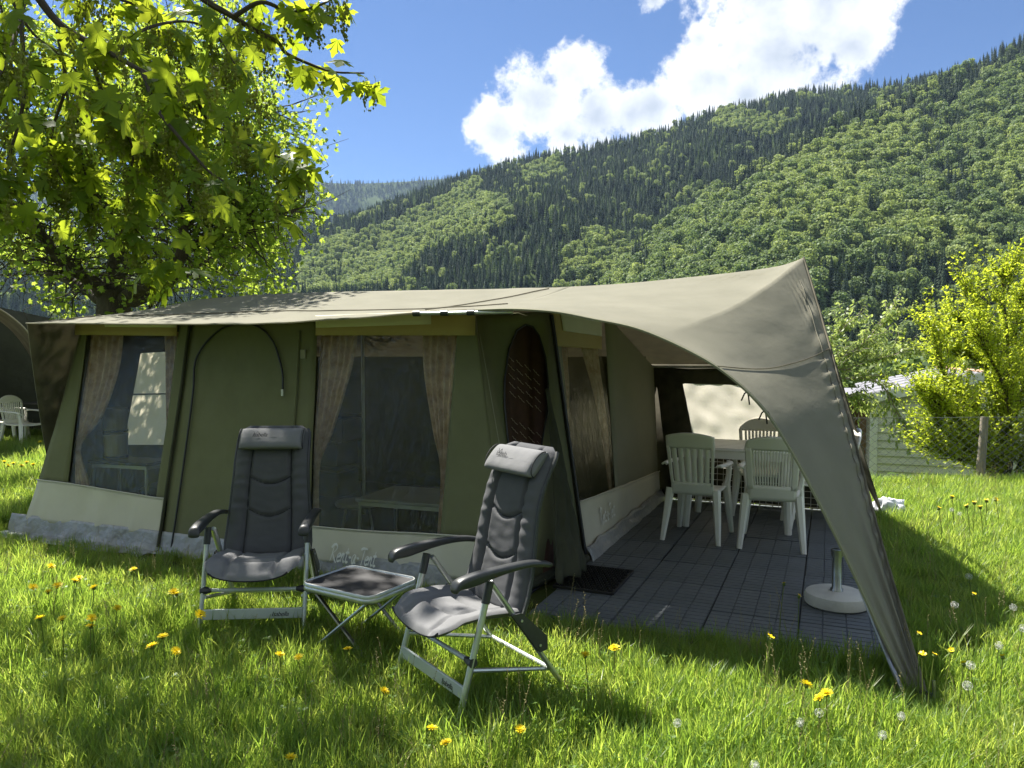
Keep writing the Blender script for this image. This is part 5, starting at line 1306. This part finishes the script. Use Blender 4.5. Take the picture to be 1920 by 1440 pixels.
    # the bulk of the crown: to the left of and above the view
    cen = np.array([(-.1, .7, 5.0), (.9, -.4, 4.8), (-.8, -.2, 4.6), (.3, 1.8, 5.6), (1.0, .9, 5.2), (2.2, 1.9, 5.0), (1.5, 2.4, 5.5), (.5, 3.6, 5.4), (1.4, 3.9, 6.0), (-.6, 3.0, 5.2), (.9, 4.6, 6.3)]); bulk = []
    for k in range(10500):
        c = cen[r2.randrange(len(cen))]; dd = rand_dirs(1)[0]; q = c + dd * np.array([1.3, 1.25, 1.0]) * (r2.random() ** .4)
        if fnoise(q[0] * 1.4, q[1] * 1.4, q[2] * 1.4) < -.12: continue
        bulk.append(q)
    P = np.concatenate([P, np.array(bulk)]); n_ = len(P)
    f = leaf_cloud('foliage', P, rand_dirs(n_, -.9), rand_dirs(n_, 1.1), rng.uniform(.065, .11, n_), MAPLE, 'maple_mass', T); f['kind'] = 'stuff'
    # hanging flower tassels
    V = MB(); r3 = random.Random(8)
    for p in (tass + tass)[:300]:
        for q in range(r3.randint(1, 2)):
            a = p + Vector((r3.gauss(0, .02), r3.gauss(0, .02), -.01)); ln = r3.uniform(.08, .17); st = [a + Vector((.01 * math.sin(k), .008 * math.cos(k * 1.3), -ln * k / 7)) for k in range(8)]
            V.tube(st, .0011, 3, False)
            for k in range(2, 8):
                for w in range(3):
                    c = st[k] + Vector((r3.gauss(0, .007), r3.gauss(0, .007), r3.gauss(0, .004))); s = r3.uniform(.004, .0075)
                    V.add([c + Vector((s, 0, 0)), c + Vector((-s * .5, s * .8, 0)), c + Vector((-s * .5, -s * .8, 0)), c + Vector((0, 0, -s * 1.4)), c + Vector((0, 0, s))], [(0, 1, 3), (1, 2, 3), (2, 0, 3), (0, 4, 1), (1, 4, 2), (2, 4, 0)])
    t = V.build('flower_tassels', 'tassel', T, smooth=False); t['kind'] = 'stuff'
make_maple()

# ---- yellow-green shrub behind the fence
def shoots_tree(name, label, cat, base, stems, leaf, mat, bark, nshoot, spread, leaf_n, lsize, shape, droop, seed, r0=.035):
    T = thing(name, label, cat, base); r = random.Random(seed); P = []; tip = []; nor = []
    stm = MB(); sh = MB()
    for st in stems:
        ln = smooth_line([Vector(p) - Vector(base) for p in st], 20)
        m = MB(); m.tube(ln, [lerp(r0, .006, k / 20) for k in range(21)], 8); m.build('stem', bark, T)
        for k in range(3, 21):
            for q in range(nshoot):
                a = ln[k].copy(); d = ((ln[k] - ln[k - 1]).normalized() * .9 + Vector((r.gauss(0, 1), r.gauss(0, 1), r.gauss(.1, .6))) * spread).normalized(); L_ = r.uniform(.25, .62); pts = [a.copy()]
                for s in range(6):
                    d = (d + Vector((r.gauss(0, .13), r.gauss(0, .13), .14 - droop * .35 * s / 5))).normalized(); a = a + d * L_ / 6; pts.append(a.copy())
                    for w in range(leaf_n):
                        P.append(tuple(a + Vector((r.gauss(0, .015), r.gauss(0, .015), r.gauss(0, .02))))); sd = Vector((r.gauss(0, 1), r.gauss(0, 1), r.gauss(0, .5)))
                        tip.append(tuple(sd.normalized() * .8 + d * .7 + Vector((0, 0, -droop)))); nor.append((r.gauss(0, .5), r.gauss(0, .5), 1))
                sh.tube(pts, [.005, .0045, .004, .0035, .003, .0025, .002], 3, False)
    sh.build('twigs', bark, T)['kind'] = 'stuff'
    n = len(P); leaf_cloud('leaves', P, tip, nor, rng.uniform(lsize * .65, lsize * 1.25, n), shape, mat, T)['kind'] = 'stuff'
    return T
def px_stems(lst): return [[pix(*p) for p in s] for s in lst]
bb = pix(1888, 890, 10.6); bb.z = gz(bb.x, bb.y) - .05
shoots_tree('yellow_green_shrub', 'tall bright yellow-green shrub behind the wooden fence post', 'shrub', bb,
    [[bb, pix(1880, 800, 10.6), pix(1865, 700, 10.6), pix(1840, 600, 10.6), pix(1815, 545, 10.7)], [bb, pix(1885, 780, 10.5), pix(1890, 650, 10.5), pix(1880, 540, 10.6), pix(1885, 515, 10.6)], [bb, pix(1850, 830, 10.4), pix(1800, 760, 10.3), pix(1765, 690, 10.3), pix(1745, 615, 10.3)],
     [bb, pix(1900, 800, 10.8), pix(1930, 680, 10.9), pix(1945, 560, 11), pix(1950, 500, 11)], [bb, pix(1870, 850, 10.3), pix(1810, 800, 10.0), pix(1760, 760, 9.9), pix(1735, 735, 9.9)], [bb, pix(1930, 820, 10.5), pix(1980, 720, 10.4), pix(2020, 600, 10.4)],
     [bb, pix(1885, 760, 10.9), pix(1850, 640, 11.1), pix(1800, 600, 11.2), pix(1770, 640, 11.2)], [bb, pix(1905, 760, 11.1), pix(1905, 620, 11.2), pix(1918, 545, 11.2)], [bb, pix(1860, 870, 10.4), pix(1830, 850, 10.2), pix(1790, 840, 10.1)],
     [bb, pix(1875, 740, 10.8), pix(1835, 680, 10.9), pix(1790, 660, 11)], [bb, pix(1895, 800, 10.3), pix(1880, 720, 10.2), pix(1850, 660, 10.1), pix(1830, 620, 10.1)], [bb, pix(1850, 860, 10.3), pix(1800, 830, 10.1), pix(1762, 800, 10.0), pix(1748, 770, 10.0)], [bb, pix(1850, 880, 10.2), pix(1800, 862, 10.0), pix(1760, 845, 9.9), pix(1742, 820, 9.9)], [bb, pix(1860, 840, 10.5), pix(1830, 790, 10.6), pix(1800, 740, 10.6)], [bb, pix(1950, 850, 10.4), pix(2000, 800, 10.4), pix(2060, 740, 10.4)]],
    None, 'bush_leaf', 'bark_twig', 6, .75, 6, .05, OVAL, .0, 21)
pb = pix(1520, 880, 12.2); pb.z = gz(pb.x, pb.y) - .05
shoots_tree('pear_tree', 'small loose pear tree with drooping pale green leaves beside the canopy', 'tree', pb,
    [[pb, pix(1530, 760, 12.2), pix(1555, 690, 12.1), pix(1610, 650, 12.0), pix(1650, 610, 12.0), pix(1672, 590, 12.0)], [pb, pix(1530, 720, 12.3), pix(1560, 640, 12.3), pix(1585, 610, 12.3)], [pb, pix(1535, 740, 12.0), pix(1590, 710, 11.8), pix(1650, 720, 11.6), pix(1680, 770, 11.5), pix(1697, 805, 11.4)],
     [pb, pix(1540, 730, 12.0), pix(1600, 690, 12.0), pix(1660, 670, 12.0), pix(1695, 660, 12.0)], [pb, pix(1530, 780, 12.2), pix(1570, 750, 12.0), pix(1600, 745, 12.0), pix(1612, 760, 12.0)], [pb, pix(1500, 760, 12.4), pix(1490, 680, 12.6), pix(1460, 640, 12.8)], [pb, pix(1545, 720, 12.1), pix(1600, 660, 12.3), pix(1630, 640, 12.5)]],
    None, 'pear_leaf', 'bark_pale', 3, .6, 3, .07, OVAL, .9, 33, .022)
# ---- bushes on the valley floor and the barn across it
def valley():
    r = random.Random(6); k = 0
    kinds = ('round green', 'tall green', 'pale green', 'broad dark green', 'low green', 'wide pale', 'dense green', 'small dark')
    protos = {}
    for (u, v, D, h, w, i) in ((1700, 690, 60, 3.4, 1.2, 6), (1715, 672, 78, 4.2, 1.0, 4), (1668, 676, 90, 5, 1.0, 4), (1600, 668, 110, 7, 1.0, 5), (1560, 668, 95, 6, 1.1, 7), (1745, 668, 100, 6, 1.1, 6), (1800, 668, 110, 7, 1, 5), (1640, 664, 130, 7, 1.2, 7)):
        p = pix(u, v, D); z = gz(p.x, p.y)
        T = thing('valley_tree', '%s tree on the valley floor beyond the mobile home' % kinds[k], 'tree', (p.x, p.y, z))
        src = list(WOOD.objects)[i]; o = bpy.data.objects.new('crown', src.data); COL.objects.link(o); o.parent = T; hh = max(h, (p.z - z) + h * .35); o.scale = (hh * w, hh * w, hh); o.rotation_euler = (0, 0, k)
        k += 1
    p = pix(80, 588, 640); best = min((pt_main(80, q / 100) for q in range(2, 30)), key=lambda a: abs(proj(a)[1] - 596)); p = best
    T = thing('barn', 'small dark barn on the hay meadow across the valley', 'barn', p, R(20))
    m = MB(); m.add([(-9, -4, -3), (9, -4, -3), (9, 4, -3), (-9, 4, -3), (-9, -4, 5), (9, -4, 5), (9, 4, 5), (-9, 4, 5), (-9, 0, 8), (9, 0, 8)], [(0, 1, 5, 4), (1, 2, 6, 9, 5), (2, 3, 7, 6), (3, 0, 4, 8, 7)]); m.build('wall', 'grey_wood_wall', T, smooth=False)
    m = MB(); m.add([(-10, -5, 4.4), (10, -5, 4.4), (10, 0, 8.3), (-10, 0, 8.3), (10, 5, 4.4), (-10, 5, 4.4)], [(0, 1, 2, 3), (3, 2, 4, 5)]); m.build('roof', 'roof_felt', T, smooth=False, solid=.3)
    m = MB(); m.box((0, -4.05, 0), (3, .2, 5)); m.build('door', 'brown_wood', T)
valley()

# ================================================================== meadow
def blade_clump(name, mat, n, rad, hmin, hmax, wid, seed, bend=.5):
    r = random.Random(seed); V = []; F = []
    for k in range(n):
        a = r.uniform(0, 6.28); q = rad * math.sqrt(r.random()); x, y = q * math.cos(a), q * math.sin(a); h = r.uniform(hmin, hmax)
        f = r.uniform(0, 6.28); fx, fy = math.cos(f), math.sin(f); b = r.uniform(.1, bend) * h; w = wid * r.uniform(.7, 1.3); sx, sy = -fy * w, fx * w; o = len(V)
        tilt = r.gauss(0, .12), r.gauss(0, .12)
        for s, (t, ww) in enumerate(((0, 1), (.4, .95), (.75, .65))):
            cx = x + fx * b * t * t + tilt[0] * h * t; cy = y + fy * b * t * t + tilt[1] * h * t; cz = h * t * (1 - .25 * t * b / h)
            V += [(cx - sx * ww, cy - sy * ww, cz), (cx + sx * ww, cy + sy * ww, cz)]
        V.append((x + fx * b + tilt[0] * h, y + fy * b + tilt[1] * h, h * (1 - .25 * b / h)))
        F += [(o, o + 1, o + 3, o + 2), (o + 2, o + 3, o + 5, o + 4), (o + 4, o + 5, o + 6)]
    m = MB(); m.v = V; m.f = F; return m.build(name, mat, smooth=False)
def seed_stalks(name, n, seed):
    r = random.Random(seed); m = MB()
    for k in range(n):
        x, y = r.gauss(0, .05), r.gauss(0, .05); h = r.uniform(.20, .36); dx, dy = r.gauss(0, .06), r.gauss(0, .06)
        pts = [(x + dx * t * t, y + dy * t * t, h * t) for t in (0, .35, .7, 1)]; m.tube(pts, [.0012, .001, .0008, .0006], 3, False)
        for s in range(9):
            t = .72 + .28 * s / 8; c = Vector((x + dx * t * t, y + dy * t * t, h * t)); d = Vector((r.gauss(0, 1), r.gauss(0, 1), .9)).normalized() * .011
            e = d.cross(Vector((r.random(), r.random(), .3))).normalized() * .0022; m.add([c - e, c + e, c + d], [(0, 1, 2)])
    return m.build(name, 'blade_dry', smooth=False)
def rosette(name, n, size, jag, seed, up=.5):
    r = random.Random(seed); m = MB()
    for k in range(n):
        a = 2 * math.pi * k / n + r.gauss(0, .25); L_ = size * r.uniform(.7, 1.15); w = L_ * .13; d = Vector((math.cos(a), math.sin(a), 0)); s = Vector((-d.y, d.x, 0)); rise = up * r.uniform(.6, 1.3)
        vs = []; steps = 9
        for i in range(steps + 1):
            t = i / steps; ww = w * math.sin(math.pi * min(1, t * .93 + .05)) ** .7 * (1 - (jag if i % 2 else 0)) ; c = d * (L_ * t) + Vector((0, 0, L_ * rise * (t - .75 * t * t)))
            vs += [c - s * ww + Vector((0, 0, .15 * ww)), c + s * ww + Vector((0, 0, .15 * ww))]
        m.add(vs, [(2 * i, 2 * i + 1, 2 * i + 3, 2 * i + 2) for i in range(steps)])
    return m.build(name, 'weed_leaf', smooth=False)
def clover(name, n, seed):
    r = random.Random(seed); m = MB()
    for k in range(n):
        x, y, h = r.gauss(0, .07), r.gauss(0, .07), r.uniform(.05, .13); c = Vector((x, y, h)); m.tube([(x * .6, y * .6, 0), c], .0011, 3, False)
        f = r.uniform(0, 6.28)
        for q in range(3):
            a = f + q * 2.09; d = Vector((math.cos(a), math.sin(a), .15)); s = Vector((-d.y, d.x, 0)); L_ = r.uniform(.012, .02)
            m.add([c, c + d * L_ * .6 + s * L_ * .45, c + d * L_ * 1.1 + s * L_ * .2, c + d * L_ * 1.1 - s * L_ * .2, c + d * L_ * .6 - s * L_ * .45], [(0, 1, 2, 3, 4)])
    return m.build(name, 'weed_leaf', smooth=False)
def meadow():
    G = proto_collection('meadow_plants', [blade_clump('a_tuft', 'blade_a', 46, .075, .07, .19, .0024, 1), blade_clump('b_tuft', 'blade_a', 40, .07, .10, .24, .0028, 2, .7), blade_clump('c_tuft', 'blade_b', 46, .08, .06, .16, .0024, 3),
        blade_clump('d_tuft', 'blade_b', 38, .07, .09, .22, .003, 4, .8), blade_clump('e_tuft', 'blade_dry', 16, .07, .05, .17, .002, 5, .9), seed_stalks('f_stalks', 5, 6), rosette('g_rosette', 8, .15, .45, 7), clover('h_clover', 16, 8), rosette('i_rosette', 6, .12, 0, 9, .9)])
    P = []; I = []; Ro = []; S = []; r = random.Random(12)
    def lane(x0, x1, y0, y1, dens, hs):
        n = int((x1 - x0) * (y1 - y0) * dens)
        for k in range(n):
            x, y = r.uniform(x0, x1), r.uniform(y0, y1); l = loc((x, y, 0))
            if -4.93 < l.x < .0 and -.04 < l.y < 3.75: continue
            if -.02 < l.x < 2.03 and -.24 < l.y < 3.86: continue
            if -5.02 < l.x < -3.1 and -.13 < l.y < .1 and r.random() < .8: continue
            d = math.hypot(x - 2.0, y - 3.98) if x > 0 else 9; b = loc(ground(1790, 1238)); bd = math.hypot((l.x - b.x) / .32, (l.y - b.y) / .2)
            if bd < 1 and r.random() < .85: continue
            nz = fnoise(x * .8, y * .8, 3); n2 = fnoise(x * 2.3, y * 2.3, 8)
            if n2 < -.38 and r.random() < .6: continue
            q = r.random()
            if q < .35: i = r.choice((0, 0, 1))
            elif q < .78: i = r.choice((2, 2, 3))
            elif q < .86: i = 4
            elif q < .875: i = 5
            elif q < .92: i = 6
            elif q < .975: i = 7
            else: i = 8
            if -.9 < l.y < -.2 and -.2 < l.x < 2.2 and r.random() < .10: i = r.choice((6, 8))
            if nz > .1 and i in (2, 3) and r.random() < .5: i = 0
            edge = 1.0
            s = hs * (.85 + .35 * nz + .3 * r.random()) * (1.15 if n2 > .25 else 1)
            if -5.2 < l.x < .2 and -.45 < l.y < .1: s *= .6
            if i in (6, 8): s *= 1.3
            pd = math.hypot(l.x - 2.08, l.y + .62)
            if pd < .42: s *= .42 + .5 * pd / .42
            P.append((x, y, gz(x, y) - .006)); I.append(i); Ro.append((r.gauss(0, .08), r.gauss(0, .08), r.uniform(0, 6.28))); S.append((s * r.uniform(.9, 1.2), s * r.uniform(.9, 1.2), s))
    lane(-4.2, 4.6, 1.3, 5.4, 440, .82)
    lane(-6.5, -2.0, 5.4, 9.5, 230, .95); lane(1.4, 7.5, 5.4, 11.2, 300, .88)
    lane(-12, -4.5, 9.5, 17, 90, 1.1); lane(-9, -4.2, 1.0, 9.5, 90, 1); lane(4.6, 9, 1.0, 5.4, 130, 1); lane(7.5, 12, 5.4, 12, 90, 1); lane(-4.2, 4.6, -1.5, 1.3, 90, .9)
    tag(scatter('meadow_grass', P, I, Ro, S, G), 'long fresh meadow grass with clover and weeds round the tent', 'grass')
    # rougher grass along the drop beyond the fence and on to the valley
    P = []; I = []; Ro = []; S = []
    for k in range(5000):
        y = 11 + 50 * r.random() ** 2.2; x = r.uniform(.25, 1.0) * y * .9 + 1.0; P.append((x, y, gz(x, y) - .01)); I.append(r.choice((0, 1, 2, 3, 3))); Ro.append((0, 0, r.uniform(0, 6.28))); s = r.uniform(1.0, 1.8) * (1 + y / 60); S.append((s * 1.4, s * 1.4, s))
    tag(scatter('slope_grass', P, I, Ro, S, G), 'rough grass on the slope beyond the fence', 'grass')
meadow()
def tree_belt():
    P = []; I = []; Ro = []; S = []; r = random.Random(31)
    for k in range(26):
        a = R(lerp(-118, 118, k / 25)); d = r.uniform(11, 16); x, y = math.sin(a) * d * 1.1, -2 - math.cos(a) * d; h = r.uniform(6.5, 9.5)
        if y > -4: continue
        P.append((x, y, -.2)); I.append(r.choice((4, 5, 6, 7))); Ro.append((0, 0, r.uniform(0, 6))); S.append((h * 1.05, h * 1.05, h))
    tag(scatter('tree_belt', P, I, Ro, S, WOOD), 'belt of broadleaf trees mirrored in the tent windows', 'trees')
tree_belt()

# ------------------------------------------------------------------ flowers, one by one
def flower_head(n, rad, seed, mat):
    r = random.Random(seed); m = MB()
    for ring, (nn, rr, el) in enumerate(((n, 1.0, .15), (int(n * .8), .8, .55), (int(n * .5), .5, 1.0))):
        for k in range(nn):
            a = 2 * math.pi * k / nn + r.uniform(-.1, .1); e = el + r.gauss(0, .1); d = Vector((math.cos(a) * math.cos(e), math.sin(a) * math.cos(e), math.sin(e))); s = Vector((-math.sin(a), math.cos(a), 0)) * rad * .11; L_ = rad * rr * r.uniform(.85, 1.1)
            m.add([-s * .4, s * .4, d * L_ + s, d * L_ * 1.06, d * L_ - s], [(0, 1, 2, 3, 4)])
    return m
def dandelion_parts(h, bendx):
    st = MB(); st.tube([(0, 0, 0), (bendx * .3, 0, h * .5), (bendx, 0, h)], [.0028, .0026, .0024], 5)
    return st
HEADS = [flower_head(22, .023, k, 'petal').build('flower_head', 'petal', None, smooth=False) for k in range(3)]
cup = MB(); cup.lathe([(0, -.012), (.006, -.011), (.009, -.003), (.006, .002), (0, .003)], 8); CUP = cup.build('calyx', 'stem', None)
pf = MB(); rq = random.Random(3)
for k in range(150):
    d = Vector((rq.gauss(0, 1), rq.gauss(0, 1), rq.gauss(0, 1))).normalized(); s = d.orthogonal().normalized(); t = d.cross(s); p = d * .02
    pf.add([d * .002 - s * .0002, d * .002 + s * .0002, p], [(0, 1, 2)])
    for q in range(3):
        a = q * 2.09 + k; e = s * math.cos(a) + t * math.sin(a); pf.add([p, p + e * .0055 + d * .0025 + t * .0005, p + e * .0055 + d * .0025 - t * .0005], [(0, 1, 2)])
PUFF = pf.build('seed_head', 'fluff', None, smooth=False)
bc = MB()
for k in range(5):
    a = k * 1.257; d = Vector((math.cos(a), math.sin(a), .5)); s = Vector((-math.sin(a), math.cos(a), 0)); bc.add([(0, 0, 0), d * .008 + s * .006, d * .013, d * .008 - s * .006], [(0, 1, 2, 3)])
BUT = bc.build('flower_head', 'buttercup', None, smooth=False)
for o in HEADS + [CUP, PUFF, BUT]: COL.objects.unlink(o)
def flower(name, label, cat, group, u, v, h, head, sc, calyx, seed, dist=None):
    r = random.Random(seed); p = ground(u, v, h) if dist is None else pix(u, v, dist)
    g = gz(p.x, p.y); hh = p.z - g
    bend = r.uniform(-.04, .04); f = thing(name, label, cat, (p.x - bend, p.y, g - .005), 0, group)
    st = MB(); st.tube([(0, 0, 0), (bend * .25, 0, hh * .5), (bend, 0, hh)], [.0026 * sc ** .5, .0024 * sc ** .5, .002 * sc ** .5], 5); st.build('stem', 'stem', f)
    o = bpy.data.objects.new(head.name.split('.')[0], head.data); COL.objects.link(o); o.parent = f; o.location = (bend, 0, hh); o.rotation_euler = (r.gauss(.25, .25), r.gauss(0, .25), r.uniform(0, 6)); o.scale = (sc,) * 3
    if calyx: c = bpy.data.objects.new('calyx', CUP.data); COL.objects.link(c); c.parent = f; c.location = (bend, 0, hh - .001); c.scale = (sc,) * 3
DL = [(145, 1085), (62, 1099), (108, 1096), (90, 1108), (96, 1060), (176, 1100), (220, 1138), (172, 1157), (75, 1157), (117, 1158), (170, 1172), (325, 1108), (250, 1066), (331, 1112), (285, 1209), (330, 1219), (305, 1191), (375, 1150), (148, 1082), (140, 1087)]
for k, (u, v) in enumerate(DL): flower('dandelion', 'yellow dandelion in the sunny grass before the small window', 'dandelion', 'dandelions before the small window', u, v, .22 + .05 * ((k * 7) % 5) / 5, HEADS[k % 3], 1.0 + .1 * (k % 3), True, k)
for k, (u, v) in enumerate([(525, 1225), (560, 1230), (720, 1293), (810, 1363), (836, 1390), (545, 1418), (975, 1365), (652, 1215)]): flower('dandelion', 'yellow dandelion in the grass round the recliners and side table', 'dandelion', 'dandelions round the recliners', u, v, .17, HEADS[k % 3], .95, True, 40 + k)
for k, (u, v) in enumerate([(1097, 1226), (1152, 1213), (1512, 1281), (1537, 1306), (1550, 1297)]): flower('dandelion', 'yellow dandelion along the front edge of the tiled floor', 'dandelion', 'dandelions along the tiled floor', u, v, .26, HEADS[k % 3], 1.1, True, 60 + k)
for k, (u, v) in enumerate([(8, 865), (25, 868), (50, 866), (40, 872), (75, 828), (62, 870), (15, 872)]): flower('dandelion', 'yellow dandelion in the grass between the two tents', 'dandelion', 'dandelions between the tents', u, v, .24, HEADS[k % 3], 1.5, True, 80 + k)
for k, (u, v) in enumerate([(1785, 955), (1799, 962), (1817, 1079), (1790, 1132), (1900, 1137), (1918, 1176), (1873, 1208), (1820, 1245), (1814, 1283)]): flower('dandelion_clock', 'white dandelion clock in the grass in and beside the canopy shadow', 'dandelion clock', 'dandelion clocks beside the canopy', u, v, .26, PUFF, .8, False, 100 + k)
for k, (u, v) in enumerate([(1536, 1334), (1270, 1353), (1655, 1376), (1500, 1352), (1690, 1340), (1415, 1432)]): flower('dandelion_clock', 'white dandelion clock in the sunny grass before the tiled floor', 'dandelion clock', 'dandelion clocks before the tiled floor', u, v, .22, PUFF, .7, False, 120 + k)
for k, (u, v) in enumerate([(1470, 1092), (1498, 1115), (1443, 1190), (1447, 1194), (1723, 1186), (1784, 1217), (1733, 1226), (1880, 1228), (1729, 1223), (1826, 1112), (1752, 1225), (1807, 1241)]): flower('buttercup', 'small yellow buttercup on a thin tall stem near the canopy peg', 'buttercup', 'buttercups near the canopy peg', u, v, .34, BUT, 1.0, True, 140 + k)
for k, (u, v) in enumerate([(1838, 949), (1827, 941), (1760, 951), (1850, 937), (1813, 947), (1867, 935), (1785, 930), (1640, 1068 - 60)][:7]): flower('buttercup', 'small yellow buttercup in the sunny meadow by the fence', 'buttercup', 'buttercups by the fence', u, v, .36, BUT, 1.6, True, 160 + k)
def dock():
    p = ground(1722, 900); T = thing('dock_plant', 'broad-leaved dock plant at the foot of the wire fence', 'plant', (p.x, p.y, gz(p.x, p.y))); r = random.Random(9)
    for k in range(13):
        a = r.uniform(0, 6.28); d = Vector((math.cos(a), math.sin(a), 0)); s = Vector((-d.y, d.x, 0)); L_ = r.uniform(.22, .42); w = L_ * .17; rise = r.uniform(.5, 1.6); m = MB()
        m.grid(lambda i, j: d * (L_ * j) + s * ((i - .5) * 2 * w * math.sin(math.pi * (.06 + .9 * j)) ** .8) + Vector((0, 0, L_ * rise * (j - .6 * j * j) + .1 * w * abs(i - .5) + .012 * fnoise(i * 5, j * 8, k))), 4, 8); m.build('leaf', 'weed_leaf', T)
dock()

# ------------------------------------------------------------------ mountain haze
def haze():
    m = bpy.data.materials.new('haze_air'); m.use_nodes = True; nt = m.node_tree; nt.nodes.clear(); out = nt.nodes.new('ShaderNodeOutputMaterial'); v = nt.nodes.new('ShaderNodeVolumePrincipled')
    v.inputs['Color'].default_value = (.50, .68, .98, 1); v.inputs['Density'].default_value = HAZE; v.inputs['Anisotropy'].default_value = .2; nt.links.new(v.outputs[0], out.inputs['Volume']); MATS['haze_air'] = m
    b = MB(); x, y0, y1, z0, z1 = 9000, -200, 6500, -420, 860; b.box((0, (y0 + y1) / 2, (z0 + z1) / 2), (2 * x, y1 - y0, z1 - z0)); o = b.build('haze', 'haze_air', None, smooth=False); tag(o, kind='stuff')
HAZE = .00005
haze()
